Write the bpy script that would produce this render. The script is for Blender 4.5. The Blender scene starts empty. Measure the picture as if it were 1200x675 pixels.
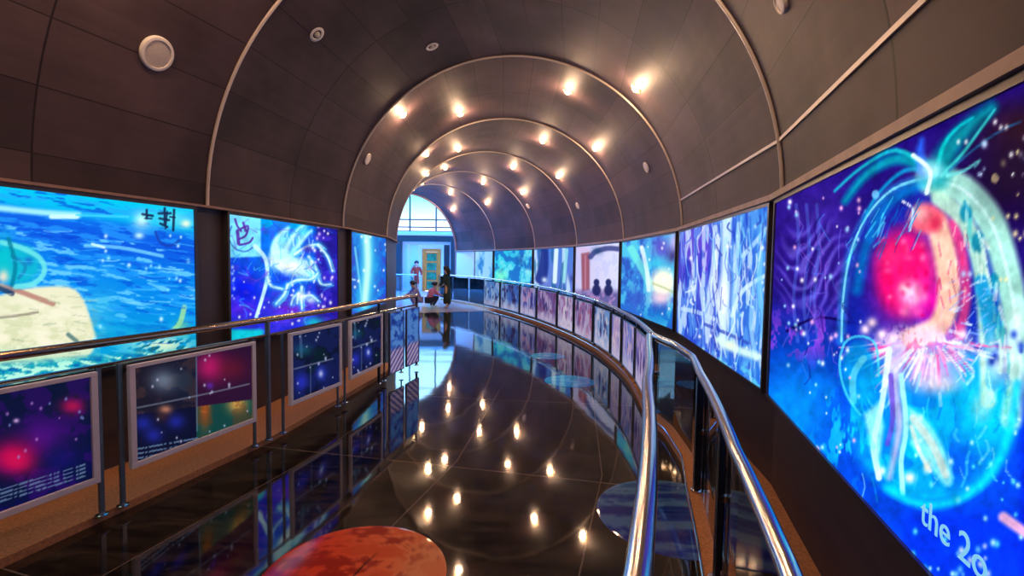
import bpy, bmesh, math, random
import numpy as np
from mathutils import Vector, Matrix

random.seed(7); rng = np.random.default_rng(7)
scn = bpy.context.scene
col = scn.collection
PI = math.pi

# ------------------------------------------------------------------ camera and tunnel plan
F, TILT, ROLL = 568.56, 0.05222, 0.014138
LAT, PSI, RC = 1.51428, -0.37978, 19.4693
RAD, SPR, T1, D = 2.32696, 0.45062, 3.41986, 2.853658
EYE = 1.6
SZ = EYE + SPR                                   # spring height of the vault

def plan(t, off):
    n0 = (math.cos(PSI), math.sin(PSI))
    ox, oy = -(LAT + RC) * n0[0], -(LAT + RC) * n0[1]
    th = PSI + t / RC
    return ox + (RC + off) * math.cos(th), oy + (RC + off) * math.sin(th)

def heading(t):
    return PSI + t / RC                           # z rotation that turns +Y along the tunnel

def facet(t, off):
    """tunnel plan with straight bays between the ribs"""
    k = (t - T1) / D; k0 = math.floor(k); f = k - k0
    a = plan(T1 + k0 * D, off); b = plan(T1 + (k0 + 1) * D, off)
    return a[0] + (b[0] - a[0]) * f, a[1] + (b[1] - a[1]) * f

def bay_heading(t):
    k0 = math.floor((t - T1) / D)
    return heading(T1 + (k0 + .5) * D)

def proj(X, Y, Z):
    """picture coordinates of world points (used only to lay out the artwork printed on the light boxes)"""
    Z = Z - EYE
    c, s = math.cos(TILT), math.sin(TILT)
    yc = Y * c - Z * s; zc = Y * s + Z * c
    yc = np.maximum(yc, .05)
    x = F * X / yc; y = -F * zc / yc
    cr, sr = math.cos(ROLL), math.sin(ROLL)
    return 600 + x * cr - y * sr, 337.5 + x * sr + y * cr

# ------------------------------------------------------------------ materials
def srgb(*c):
    c = np.array(c, float) / 255
    return tuple(np.where(c <= .04045, c / 12.92, ((c + .055) / 1.055) ** 2.4))

def mat(name, color, rough=.5, metal=0., noise=.12, scale=12., spec=.5, emit=None, estr=0., bump=0., coat=0., stretch=None):
    m = bpy.data.materials.new(name); m.use_nodes = True
    nt = m.node_tree; N = nt.nodes; L = nt.links
    b = N['Principled BSDF']
    tc = N.new('ShaderNodeTexCoord'); mp = N.new('ShaderNodeMapping'); nz = N.new('ShaderNodeTexNoise')
    nz.inputs['Scale'].default_value = scale; nz.inputs['Detail'].default_value = 4
    if stretch: mp.inputs['Scale'].default_value = stretch
    L.new(tc.outputs['Object'], mp.inputs['Vector']); L.new(mp.outputs['Vector'], nz.inputs['Vector'])
    mx = N.new('ShaderNodeMix'); mx.data_type = 'RGBA'
    c = np.array(color[:3])
    mx.inputs['A'].default_value = (*np.clip(c * (1 - noise * 2), 0, 1), 1)
    mx.inputs['B'].default_value = (*np.clip(c * (1 + noise * 2), 0, 1), 1)
    L.new(nz.outputs['Fac'], mx.inputs['Factor']); L.new(mx.outputs['Result'], b.inputs['Base Color'])
    b.inputs['Roughness'].default_value = rough; b.inputs['Metallic'].default_value = metal
    b.inputs['Specular IOR Level'].default_value = spec
    b.inputs['Coat Weight'].default_value = coat
    if emit:
        b.inputs['Emission Color'].default_value = (*emit, 1); b.inputs['Emission Strength'].default_value = estr
    if bump:
        bp = N.new('ShaderNodeBump'); bp.inputs['Strength'].default_value = bump; bp.inputs['Distance'].default_value = .01
        L.new(nz.outputs['Fac'], bp.inputs['Height']); L.new(bp.outputs['Normal'], b.inputs['Normal'])
    return m

def art_mat(name, strength, rough=.25):
    m = bpy.data.materials.new(name); m.use_nodes = True
    nt = m.node_tree; b = nt.nodes['Principled BSDF']
    a = nt.nodes.new('ShaderNodeAttribute'); a.attribute_name = 'print'
    b.inputs['Base Color'].default_value = (.008, .008, .01, 1); b.inputs['Roughness'].default_value = rough; b.inputs['Specular IOR Level'].default_value = 0.0
    nt.links.new(a.outputs['Color'], b.inputs['Emission Color'])
    b.inputs['Emission Strength'].default_value = strength
    return m

def print_mat(name, rough=.1):
    m = bpy.data.materials.new(name); m.use_nodes = True
    nt = m.node_tree; b = nt.nodes['Principled BSDF']
    a = nt.nodes.new('ShaderNodeAttribute'); a.attribute_name = 'print'
    nt.links.new(a.outputs['Color'], b.inputs['Base Color'])
    b.inputs['Roughness'].default_value = rough
    return m

def glass_mat(name, tint=(.9, .95, 1), refl=1.0):
    m = bpy.data.materials.new(name); m.use_nodes = True
    nt = m.node_tree; N = nt.nodes; L = nt.links
    N.remove(N['Principled BSDF']); out = N['Material Output']
    tr = N.new('ShaderNodeBsdfTransparent'); tr.inputs['Color'].default_value = (*tint, 1)
    gl = N.new('ShaderNodeBsdfGlossy'); gl.inputs['Roughness'].default_value = .02
    fr = N.new('ShaderNodeFresnel'); fr.inputs['IOR'].default_value = 1.5
    mu = N.new('ShaderNodeMath'); mu.operation = 'MULTIPLY'; mu.inputs[1].default_value = refl
    mx = N.new('ShaderNodeMixShader')
    L.new(fr.outputs[0], mu.inputs[0]); L.new(mu.outputs[0], mx.inputs[0])
    L.new(tr.outputs[0], mx.inputs[1]); L.new(gl.outputs[0], mx.inputs[2]); L.new(mx.outputs[0], out.inputs['Surface'])
    return m

def line_mask(nt, sock, half, offset=0.):
    """1 on a thin line wherever sock crosses an integer"""
    N = nt.nodes; L = nt.links
    a = N.new('ShaderNodeMath'); a.operation = 'ADD'; a.inputs[1].default_value = .5 + offset
    f = N.new('ShaderNodeMath'); f.operation = 'FRACT'
    s = N.new('ShaderNodeMath'); s.operation = 'SUBTRACT'; s.inputs[1].default_value = .5
    ab = N.new('ShaderNodeMath'); ab.operation = 'ABSOLUTE'
    lt = N.new('ShaderNodeMath'); lt.operation = 'LESS_THAN'; lt.inputs[1].default_value = half
    L.new(sock, a.inputs[0]); L.new(a.outputs[0], f.inputs[0]); L.new(f.outputs[0], s.inputs[0])
    L.new(s.outputs[0], ab.inputs[0]); L.new(ab.outputs[0], lt.inputs[0])
    return lt.outputs[0]

def vault_mat():
    m = bpy.data.materials.new('vault_cladding'); m.use_nodes = True
    nt = m.node_tree; N = nt.nodes; L = nt.links; b = N['Principled BSDF']
    uv = N.new('ShaderNodeUVMap'); uv.uv_map = 'UVMap'
    sp = N.new('ShaderNodeSeparateXYZ'); L.new(uv.outputs[0], sp.inputs[0])
    l1 = line_mask(nt, sp.outputs['X'], .009); l2 = line_mask(nt, sp.outputs['Y'], .005)
    mxl = N.new('ShaderNodeMath'); mxl.operation = 'MAXIMUM'; L.new(l1, mxl.inputs[0]); L.new(l2, mxl.inputs[1])
    tc = N.new('ShaderNodeTexCoord'); nz = N.new('ShaderNodeTexNoise'); nz.inputs['Scale'].default_value = 1.6; nz.inputs['Detail'].default_value = 6
    L.new(tc.outputs['Object'], nz.inputs['Vector'])
    # every cladding sheet has a slightly different tone
    fl1 = N.new('ShaderNodeMath'); fl1.operation = 'FLOOR'; L.new(sp.outputs['X'], fl1.inputs[0])
    fl2 = N.new('ShaderNodeMath'); fl2.operation = 'FLOOR'; L.new(sp.outputs['Y'], fl2.inputs[0])
    cb = N.new('ShaderNodeCombineXYZ'); L.new(fl1.outputs[0], cb.inputs[0]); L.new(fl2.outputs[0], cb.inputs[1])
    wn = N.new('ShaderNodeTexWhiteNoise'); L.new(cb.outputs[0], wn.inputs['Vector'])
    ad = N.new('ShaderNodeMath'); ad.operation = 'MULTIPLY_ADD'; ad.inputs[1].default_value = .35
    L.new(wn.outputs['Value'], ad.inputs[0]); L.new(nz.outputs['Fac'], ad.inputs[2])
    rp = N.new('ShaderNodeValToRGB'); L.new(ad.outputs[0], rp.inputs['Fac'])
    rp.color_ramp.elements[0].position = .35; rp.color_ramp.elements[0].color = VA
    rp.color_ramp.elements[1].position = .95; rp.color_ramp.elements[1].color = VB
    mx = N.new('ShaderNodeMix'); mx.data_type = 'RGBA'
    L.new(mxl.outputs[0], mx.inputs['Factor']); L.new(rp.outputs['Color'], mx.inputs['A'])
    mx.inputs['B'].default_value = (.018, .011, .011, 1)
    L.new(mx.outputs['Result'], b.inputs['Base Color'])
    b.inputs['Roughness'].default_value = .58; b.inputs['Specular IOR Level'].default_value = .25
    n2 = N.new('ShaderNodeTexNoise'); n2.inputs['Scale'].default_value = 2.2
    L.new(tc.outputs['Object'], n2.inputs['Vector'])
    bp = N.new('ShaderNodeBump'); bp.inputs['Strength'].default_value = .12; bp.inputs['Distance'].default_value = .05
    L.new(n2.outputs['Fac'], bp.inputs['Height']); L.new(bp.outputs['Normal'], b.inputs['Normal'])
    return m

def floor_mat():
    m = bpy.data.materials.new('polished_stone'); m.use_nodes = True
    nt = m.node_tree; N = nt.nodes; L = nt.links; b = N['Principled BSDF']
    uv = N.new('ShaderNodeUVMap'); uv.uv_map = 'UVMap'
    sp = N.new('ShaderNodeSeparateXYZ'); L.new(uv.outputs[0], sp.inputs[0])
    l1 = line_mask(nt, sp.outputs['X'], .0035); l2 = line_mask(nt, sp.outputs['Y'], .003)
    mxl = N.new('ShaderNodeMath'); mxl.operation = 'MAXIMUM'; L.new(l1, mxl.inputs[0]); L.new(l2, mxl.inputs[1])
    tc = N.new('ShaderNodeTexCoord'); nz = N.new('ShaderNodeTexNoise'); nz.inputs['Scale'].default_value = 3.2; nz.inputs['Detail'].default_value = 9
    nz.inputs['Roughness'].default_value = .7; nz.inputs['Distortion'].default_value = 1.2
    mp = N.new('ShaderNodeMapping'); mp.inputs['Scale'].default_value = (.6, 2.2, 1)
    L.new(tc.outputs['Object'], mp.inputs['Vector']); L.new(mp.outputs['Vector'], nz.inputs['Vector'])
    rp = N.new('ShaderNodeValToRGB'); L.new(nz.outputs['Fac'], rp.inputs['Fac'])
    rp.color_ramp.elements[0].position = .42; rp.color_ramp.elements[0].color = (.006, .005, .005, 1)
    rp.color_ramp.elements[1].position = .75; rp.color_ramp.elements[1].color = (.075, .05, .034, 1)
    mx = N.new('ShaderNodeMix'); mx.data_type = 'RGBA'
    L.new(mxl.outputs[0], mx.inputs['Factor']); L.new(rp.outputs['Color'], mx.inputs['A'])
    mx.inputs['B'].default_value = (.16, .12, .10, 1)
    L.new(mx.outputs['Result'], b.inputs['Base Color'])
    b.inputs['Roughness'].default_value = .05; b.inputs['IOR'].default_value = 1.65
    n2 = N.new('ShaderNodeTexNoise'); n2.inputs['Scale'].default_value = 2.5
    L.new(tc.outputs['Object'], n2.inputs['Vector'])
    bp = N.new('ShaderNodeBump'); bp.inputs['Strength'].default_value = .05; bp.inputs['Distance'].default_value = .02
    L.new(n2.outputs['Fac'], bp.inputs['Height']); L.new(bp.outputs['Normal'], b.inputs['Normal'])
    return m

VA = (.032, .0205, .0225, 1); VB = (.10, .062, .069, 1)
M = dict(
    vault=vault_mat(), floor=floor_mat(),
    wall=mat('dark_wall_cladding', (.085, .06, .058), .45, noise=.15, scale=5),
    rib=mat('pale_metal_rib', (.62, .52, .47), .4, .2, noise=.06),
    ribdark=mat('bronze_jamb', (.34, .22, .2), .4, .2, noise=.15),
    carpet=mat('brown_carpet', (.60, .25, .095), .8, noise=.3, scale=60, bump=.4),
    cornice=mat('brown_cornice', (.34, .2, .16), .5, noise=.2, scale=9),
    steel=mat('brushed_steel', (.62, .58, .56), .16, 1., noise=.06, scale=20, stretch=(1, 1, .1)),
    bronze=mat('bronze_rail', (.5, .37, .27), .22, 1., noise=.1, scale=20),
    darkmetal=mat('dark_metal', (.045, .05, .062), .35, .7, noise=.1),
    greymetal=mat('blue_grey_metal', (.2, .24, .3), .3, .8, noise=.1),
    frame=mat('dark_frame', (.09, .08, .085), .35, .5, noise=.1),
    whiteframe=mat('pale_frame', (.92, .84, .86), .45, 0, noise=.05),
    backing=mat('black_backing', (.03, .03, .035), .6, noise=.1),
    glass=glass_mat('balustrade_glass', (.88, .94, .99), 1.3),
    roofglass=glass_mat('blue_fill_roof_glass', (.24, .62, 1.), .8),
    pane=glass_mat('window_glass', (.95, .98, 1), .8),
    art=art_mat('backlit_print', 1.15, .6), info=art_mat('glowing_info_print', .7),
    decal=print_mat('floor_print', .08),
    white=mat('white_plastic', (.75, .68, .64), .5, noise=.04),
    grille=mat('speaker_grille', (.5, .43, .4), .6, noise=.1, scale=90),
    lamp=mat('warm_lamp', (1, .8, .5), .4, emit=(1., .43, .075), estr=13),
    dead=mat('unlit_lamp', (.55, .5, .42), .3),
    gold=mat('gold_reflector', (.8, .55, .25), .3, .8, noise=.05),
    letter=mat('lit_lettering', (.4, .6, .65), .5, emit=srgb(110, 190, 225), estr=1.),
    plaster=mat('white_plaster', (.82, .82, .84), .7, noise=.04),
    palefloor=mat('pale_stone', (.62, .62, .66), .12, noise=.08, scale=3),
    teal=mat('teal_portal', (.008, .03, .04), .4, noise=.1),
    paleband=mat('pale_blue_band', (.55, .75, .82), .5, noise=.05),
    mull=mat('dark_mullion', (.03, .045, .06), .4, noise=.05),
    orange=mat('orange_timber', (.9, .22, .02), .45, noise=.15, scale=8),
    green=mat('green_panel', (.02, .2, .09), .25, noise=.6, scale=6),
    leaf=mat('leaf', (.06, .26, .06), .5, noise=.3), pot=mat('terracotta', (.4, .14, .07), .7),
    skin=mat('skin', (.62, .38, .27), .5, noise=.05), hair=mat('black_hair', (.012, .01, .01), .45),
    robe=mat('dark_green_cloth', (.012, .035, .032), .8, noise=.3), pink=mat('pink_cloth', (.75, .27, .5), .8, noise=.15),
    lav=mat('lavender_cloth', (.3, .3, .62), .8, noise=.15), rust=mat('rust_cloth', (.42, .04, .02), .8, noise=.15),
    navy=mat('navy_cloth', (.015, .02, .06), .8, noise=.2), eye=mat('dark_eye', (.01, .008, .008), .2), bag=mat('brown_leather', (.12, .07, .04), .5),
)

# ------------------------------------------------------------------ mesh helpers
class MB:
    def __init__(s): s.v = []; s.f = []; s.uv = {}
    def add(s, vs, fs):
        n = len(s.v); s.v += [tuple(map(float, v)) for v in vs]; s.f += [tuple(i + n for i in f) for f in fs]
    def hexa(s, p):       # p: 4 bottom + 4 top, same order
        s.add(p, [(3, 2, 1, 0), (4, 5, 6, 7), (0, 1, 5, 4), (1, 2, 6, 5), (2, 3, 7, 6), (3, 0, 4, 7)])
    def box(s, a, b, mtx=None):
        x0, y0, z0 = a; x1, y1, z1 = b
        p = [Vector(q) for q in ((x0, y0, z0), (x1, y0, z0), (x1, y1, z0), (x0, y1, z0), (x0, y0, z1), (x1, y0, z1), (x1, y1, z1), (x0, y1, z1))]
        if mtx: p = [mtx @ q for q in p]
        s.hexa(p)
    def bar(s, a, b, w, h, up=(0, 0, 1)):
        a = Vector(a); b = Vector(b); d = (b - a).normalized(); up = Vector(up)
        if abs(d.dot(up)) > .98: up = Vector((0, 1, 0))
        x = d.cross(up).normalized() * w / 2; y = x.cross(d).normalized() * h / 2
        s.hexa([a - x - y, a + x - y, a + x + y, a - x + y, b - x - y, b + x - y, b + x + y, b - x + y])
    def tube(s, pts, r, seg=12, caps=True):
        pts = [Vector(p) for p in pts]; n = len(pts); rs = r if isinstance(r, (list, tuple)) else [r] * n
        vs = []; prev = None
        for i, p in enumerate(pts):
            d = (pts[min(i + 1, n - 1)] - pts[max(i - 1, 0)]).normalized()
            if prev is None:
                up = Vector((0, 0, 1)) if abs(d.z) < .95 else Vector((1, 0, 0))
                x = d.cross(up).normalized()
            else:
                x = (prev - d * prev.dot(d)).normalized()
            prev = x; y = d.cross(x)
            for k in range(seg):
                a = 2 * PI * k / seg
                vs.append(p + (x * math.cos(a) + y * math.sin(a)) * rs[i])
        fs = [(i * seg + k, i * seg + (k + 1) % seg, (i + 1) * seg + (k + 1) % seg, (i + 1) * seg + k) for i in range(n - 1) for k in range(seg)]
        if caps: fs += [tuple(range(seg))[::-1], tuple((n - 1) * seg + k for k in range(seg))]
        s.add(vs, fs)
    def lathe(s, prof, mtx=None, seg=24, cap=True):
        vs = []; mtx = mtx or Matrix()
        for r, z in prof:
            for k in range(seg):
                a = 2 * PI * k / seg; vs.append(mtx @ Vector((r * math.cos(a), r * math.sin(a), z)))
        n = len(prof)
        fs = [(i * seg + k, i * seg + (k + 1) % seg, (i + 1) * seg + (k + 1) % seg, (i + 1) * seg + k) for i in range(n - 1) for k in range(seg)]
        if cap: fs += [tuple(range(seg))[::-1], tuple((n - 1) * seg + k for k in range(seg))]
        s.add(vs, fs)
    def build(s, name, material, parent=None, smooth=False, bevel=0.):
        me = bpy.data.meshes.new(name); me.from_pydata(s.v, [], s.f)
        bm = bmesh.new(); bm.from_mesh(me); bmesh.ops.recalc_face_normals(bm, faces=bm.faces); bm.to_mesh(me); bm.free()
        me.materials.append(material)
        o = bpy.data.objects.new(name, me); col.objects.link(o)
        if smooth:
            me.polygons.foreach_set('use_smooth', [True] * len(me.polygons))
            try: me.set_sharp_from_angle(angle=math.radians(40))
            except Exception: pass
        if bevel:
            bv = o.modifiers.new('bevel', 'BEVEL'); bv.width = bevel; bv.segments = 2; bv.limit_method = 'ANGLE'
        if parent:
            o.parent = parent
            o.matrix_parent_inverse = parent.matrix_basis.inverted()
        return o

def tag(o, label=None, cat=None, group=None, kind=None):
    if label: o['label'] = label
    if cat: o['category'] = cat
    if group: o['group'] = group
    if kind: o['kind'] = kind
    return o

def empty(name, loc, label, cat, group=None, rz=0.):
    o = bpy.data.objects.new(name, None); col.objects.link(o); o.location = loc; o.rotation_euler.z = rz
    o.empty_display_size = .1
    return tag(o, label, cat, group)

def structure(o): o['kind'] = 'structure'; return o

def P3(t, off, z, f=plan): x, y = f(t, off); return Vector((x, y, z))

# ------------------------------------------------------------------ the painter for printed artwork
class Art:
    def __init__(s, x, y, base=(0, 0, 0)):
        s.x = np.asarray(x, float).ravel(); s.y = np.asarray(y, float).ravel()
        s.c = np.tile(np.array(base, float) / 255, (s.x.size, 1))
    def mix(s, m, c):
        m = np.clip(m, 0, 1)[:, None]; s.c = s.c * (1 - m) + np.array(c, float) / 255 * m
    def add(s, m, c): s.c = s.c + np.clip(m, 0, None)[:, None] * np.array(c, float) / 255
    def grad(s, x0, y0, x1, y1, c0, c1, a=1):
        dx, dy = x1 - x0, y1 - y0; f = np.clip(((s.x - x0) * dx + (s.y - y0) * dy) / (dx * dx + dy * dy), 0, 1)[:, None]
        g = np.array(c0, float) / 255 * (1 - f) + np.array(c1, float) / 255 * f
        s.c = s.c * (1 - a) + g * a
    def blob(s, x, y, rx, ry, c, a=1., hard=0., rot=0.):
        dx, dy = s.x - x, s.y - y
        if rot:
            cr, sr = math.cos(rot), math.sin(rot); dx, dy = dx * cr + dy * sr, -dx * sr + dy * cr
        d = np.sqrt((dx / rx) ** 2 + (dy / ry) ** 2)
        m = np.clip((1 - d) * hard, 0, 1) if hard else np.exp(-d * d * 1.6)
        s.mix(m * a, c)
    def poly(s, pts, c, a=1., soft=2.):
        inside = np.zeros(s.x.size, bool); n = len(pts)
        for i in range(n):
            x0, y0 = pts[i]; x1, y1 = pts[(i + 1) % n]
            if y0 == y1: continue
            cr = ((y0 > s.y) != (y1 > s.y)) & (s.x < (x1 - x0) * (s.y - y0) / (y1 - y0) + x0)
            inside ^= cr
        d = s.dist(list(pts) + [pts[0]])[0]
        s.mix(np.where(inside, np.clip(.5 + d / soft, 0, 1), np.clip(.5 - d / soft, 0, 1)) * a, c)
    def dist(s, pts):
        best = np.full(s.x.size, 1e9); par = np.zeros(s.x.size); n = len(pts) - 1
        for i in range(n):
            x0, y0 = pts[i]; x1, y1 = pts[i + 1]; dx, dy = x1 - x0, y1 - y0
            t = np.clip(((s.x - x0) * dx + (s.y - y0) * dy) / (dx * dx + dy * dy + 1e-9), 0, 1)
            d = np.hypot(s.x - x0 - t * dx, s.y - y0 - t * dy)
            m = d < best; best = np.where(m, d, best); par = np.where(m, (i + t) / n, par)
        return best, par
    def stroke(s, pts, w, c, a=1., soft=None, w2=None, sm=4):
        if sm and len(pts) > 2: pts = smooth(pts, sm)
        d, t = s.dist(pts); ww = w if w2 is None else w + (w2 - w) * t
        soft = soft or max(.8, w * .28)
        s.mix(np.clip((ww / 2 - d) / soft + .5, 0, 1) * a, c)
    def glow(s, pts, w, c, a=1., sm=4):
        if sm and len(pts) > 2: pts = smooth(pts, sm)
        d, _ = s.dist(pts); s.mix(np.exp(-(d / w) ** 2) * a, c)
    def noise(s, sx, sy, seed=0, oct=3, x=None, y=None):
        x = s.x if x is None else x; y = s.y if y is None else y
        r = np.random.default_rng(seed); T = r.random((64, 64)); out = 0; amp = 1; tot = 0
        u, v = x / sx, y / sy
        for o in range(oct):
            iu, iv = np.floor(u).astype(int), np.floor(v).astype(int); fu, fv = u - iu, v - iv
            fu = fu * fu * (3 - 2 * fu); fv = fv * fv * (3 - 2 * fv)
            g = lambda a, b: T[(iu + a) % 64, (iv + b) % 64]
            out = out + amp * ((g(0, 0) * (1 - fu) + g(1, 0) * fu) * (1 - fv) + (g(0, 1) * (1 - fu) + g(1, 1) * fu) * fv)
            tot += amp; amp *= .55; u = u * 2.03 + 7; v = v * 2.03 + 3
        return out / tot
    def stars(s, n, box, r0, r1, cols, seed=1, a=.9):
        r = np.random.default_rng(seed)
        for i in range(n):
            x = r.uniform(box[0], box[2]); y = r.uniform(box[1], box[3]); q = r.uniform(r0, r1)
            m = (abs(s.x - x) < 3.2 * q) & (abs(s.y - y) < 4 * q)
            if not m.any(): continue
            d = np.hypot((s.x[m] - x), (s.y[m] - y) / 1.3) / q
            k = (np.exp(-d * d * .8) * a)[:, None]
            s.c[m] = s.c[m] * (1 - k) + np.array(cols[i % len(cols)], float) / 255 * k
    def punch(s, con, sat, drop):
        g = s.c.mean(1, keepdims=True); s.c = np.clip((g + (s.c - g) * sat - .5) * con + .5 - drop, 0, 1)
    def linear(s):
        c = np.clip(s.c, 0, 1); return np.where(c <= .04045, c / 12.92, ((c + .055) / 1.055) ** 2.4)

def up_(n, v, w=.09):
    f = np.clip((n - v + w * .5) / w, 0, 1); return f * f * (3 - 2 * f)
def dn_(n, v, w=.09): return up_(-n, -v, w)
def smooth(p, n=4):
    p = [p[0]] + list(p) + [p[-1]]; out = []
    for i in range(1, len(p) - 2):
        a, b, c, d = [np.array(q, float) for q in p[i - 1:i + 3]]
        for k in range(n):
            t = k / n
            out.append(tuple(.5 * ((2 * b) + (c - a) * t + (2 * a - 5 * b + 4 * c - d) * t * t + (3 * b - a - 3 * c + d) * t ** 3)))
    out.append(tuple(map(float, p[-2]))); return out

def printed(name, o0, du, dv, nu, nv, paint, material, parent, us=None):
    """a fine sheet o0 + u*du + v*dv carrying a printed picture as colour attribute"""
    u = np.linspace(0, 1, nu) if us is None else us; nu = len(u); v = np.linspace(0, 1, nv)
    U, V = np.meshgrid(u, v)
    o0, du, dv = map(np.array, (o0, du, dv))
    p = o0[None] + U.ravel()[:, None] * du[None] + V.ravel()[:, None] * dv[None]
    px, py = proj(p[:, 0], p[:, 1], p[:, 2])
    a = Art(px, py); a.u = U.ravel(); a.v = V.ravel(); paint(a)
    i = np.arange(nu * nv).reshape(nv, nu)
    q = np.stack([i[:-1, :-1], i[:-1, 1:], i[1:, 1:], i[1:, :-1]], -1).reshape(-1, 4)
    me = bpy.data.meshes.new(name); nq = len(q)
    me.vertices.add(len(p)); me.vertices.foreach_set('co', p.ravel())
    me.loops.add(nq * 4); me.loops.foreach_set('vertex_index', q.ravel().astype(np.int32))
    me.polygons.add(nq); me.polygons.foreach_set('loop_start', np.arange(0, nq * 4, 4, dtype=np.int32))
    me.update(calc_edges=True)
    at = me.color_attributes.new('print', 'FLOAT_COLOR', 'POINT')
    at.data.foreach_set('color', np.concatenate([a.linear(), np.ones((len(p), 1))], 1).ravel().astype(np.float32))
    me.materials.append(material)
    o = bpy.data.objects.new(name, me); col.objects.link(o)
    if parent: o.parent = parent; o.matrix_parent_inverse = parent.matrix_basis.inverted()
    return o

# ------------------------------------------------------------------ artworks (laid out in picture coordinates)
W = (255, 255, 255)
def art_bubble(a):
    a.grad(0, 330, 0, 500, (52, 34, 128), (8, 84, 215))
    a.blob(960, 300, 55, 110, (84, 60, 168), .8)
    a.blob(930, 480, 70, 80, (0, 150, 235), .9)
    a.blob(1190, 210, 90, 90, (40, 20, 56), .95); a.blob(1200, 150, 60, 40, (70, 42, 30), .7); a.blob(1230, 330, 50, 90, (48, 40, 140), .8)
    n = a.noise(60, 60, 3)
    z = np.sin((a.y + 28 * np.sin(a.x / 17.) + 60 * n) / 3.1)
    zone = np.exp(-(((a.x - 955) / 42) ** 2 + ((a.y - 315) / 55) ** 2) ** 2)
    a.mix(np.clip(z, 0, 1) * zone * .6, (128, 120, 220)); a.mix(np.clip(-z, 0, 1) * zone * .45, (36, 22, 96))
    for x in (933, 945, 957): a.stroke([(x, 240), (x + 3, 290), (x - 3, 350), (x + 2, 400)], 4, (96, 120, 214), .45)
    a.stroke([(922, 388), (960, 372), (1010, 380), (1045, 372)], 3, (30, 18, 80), .8)
    n2 = a.noise(9, 13, 5); a.mix(up_(n2, .62) * (np.exp(-((a.y - 395) / 30) ** 2)) * (a.x < 1010) * .8, (150, 80, 210))
    # big water sphere and its skirt
    a.blob(1090, 400, 112, 200, (30, 66, 190), .75, hard=5)
    a.blob(1092, 496, 104, 100, (0, 178, 238), .97, hard=7)
    n3 = a.noise(40, 50, 9); a.mix(up_(n3, .5) * np.exp(-(((a.x - 1060) / 90) ** 2 + ((a.y - 500) / 90) ** 2) ** 2) * .5, (10, 90, 215))
    a.blob(1122, 545, 36, 34, (10, 84, 216), .8)
    a.blob(1150, 470, 55, 40, (0, 196, 236), .8)
    # the glowing pink figure
    a.blob(1020, 330, 30, 80, (40, 40, 150), .7)
    a.blob(1062, 318, 42, 62, (246, 40, 130), 1, hard=2.2)
    a.blob(1050, 330, 34, 62, (240, 28, 108), .85); a.blob(1090, 352, 28, 40, (226, 20, 160), .9); a.blob(1045, 300, 22, 22, (250, 70, 140), .7)
    a.blob(1108, 290, 26, 70, (226, 96, 150), .8)
    a.stroke([(1098, 262), (1108, 300), (1112, 345), (1100, 382), (1068, 398)], 26, (252, 204, 180), .95, soft=7)
    a.stroke([(1118, 262), (1128, 300), (1132, 350), (1124, 392)], 12, (232, 80, 140), .8, soft=6)
    a.blob(1085, 256, 26, 22, (238, 110, 130), .95, hard=2.5); a.blob(1078, 250, 12, 12, (252, 190, 190), .9); a.blob(1096, 262, 9, 12, (200, 50, 90), .8)
    a.blob(1068, 345, 17, 20, (255, 226, 255), .95); a.blob(1060, 338, 7, 7, W, 1)
    # lace collar under the figure
    n4 = a.noise(7, 9, 11)
    lace = np.exp(-(((a.x - 1080) / 58) ** 2 + ((a.y - 405) / 24) ** 2) ** 2)
    a.mix(lace * (.35 + .65 * up_(n4, .48)), (255, 214, 236)); a.mix(lace * dn_(n4, .4) * .6, (240, 110, 190))
    a.blob(1090, 436, 44, 26, (244, 170, 226), .85)
    for x, y in ((1022, 378), (1034, 392), (1048, 398), (1128, 392), (1014, 386)): a.blob(x, y, 7, 7, (255, 226, 240), .95)
    # pale arc of the sphere on the far side
    arc = [(1092, 210), (1128, 222), (1160, 258), (1178, 310), (1190, 370), (1196, 430), (1186, 490)]
    a.stroke(arc, 36, (170, 226, 210), .95, soft=8, w2=28); a.stroke(arc, 4, (206, 248, 244), .8)
    a.stroke([(1100, 232), (1132, 262), (1150, 320), (1156, 400), (1158, 470)], 18, (186, 230, 206), .9, soft=5)
    a.stroke([(1150, 330), (1162, 400), (1164, 450)], 16, (24, 150, 210), .85)
    for x, y, r in ((1132, 250, 9), (1146, 284, 10), (1165, 330, 8), (1172, 392, 9)): a.blob(x, y, r, r * 1.5, (30, 140, 170), .9, hard=2.5)
    a.blob(1172, 420, 26, 34, (238, 250, 250), .9); a.blob(1192, 380, 10, 30, (226, 250, 246), .9)
    a.stars(9, (1140, 385, 1200, 425), 2, 4, [(30, 60, 190), (20, 40, 150)], 4, .8)
    # near arc of the sphere
    near = [(1086, 208), (1046, 222), (1014, 256), (996, 300), (988, 350), (986, 400)]
    a.stroke(near, 9, (60, 170, 226), .6, soft=7); a.stroke(near, 2.6, (150, 230, 246), .75)
    a.stroke([(1080, 216), (1040, 240), (1016, 286), (1004, 340)], 12, (10, 150, 205), .6, soft=9)
    a.stroke([(1058, 236), (1070, 246), (1066, 270)], 3, (236, 240, 255), .9)
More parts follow.
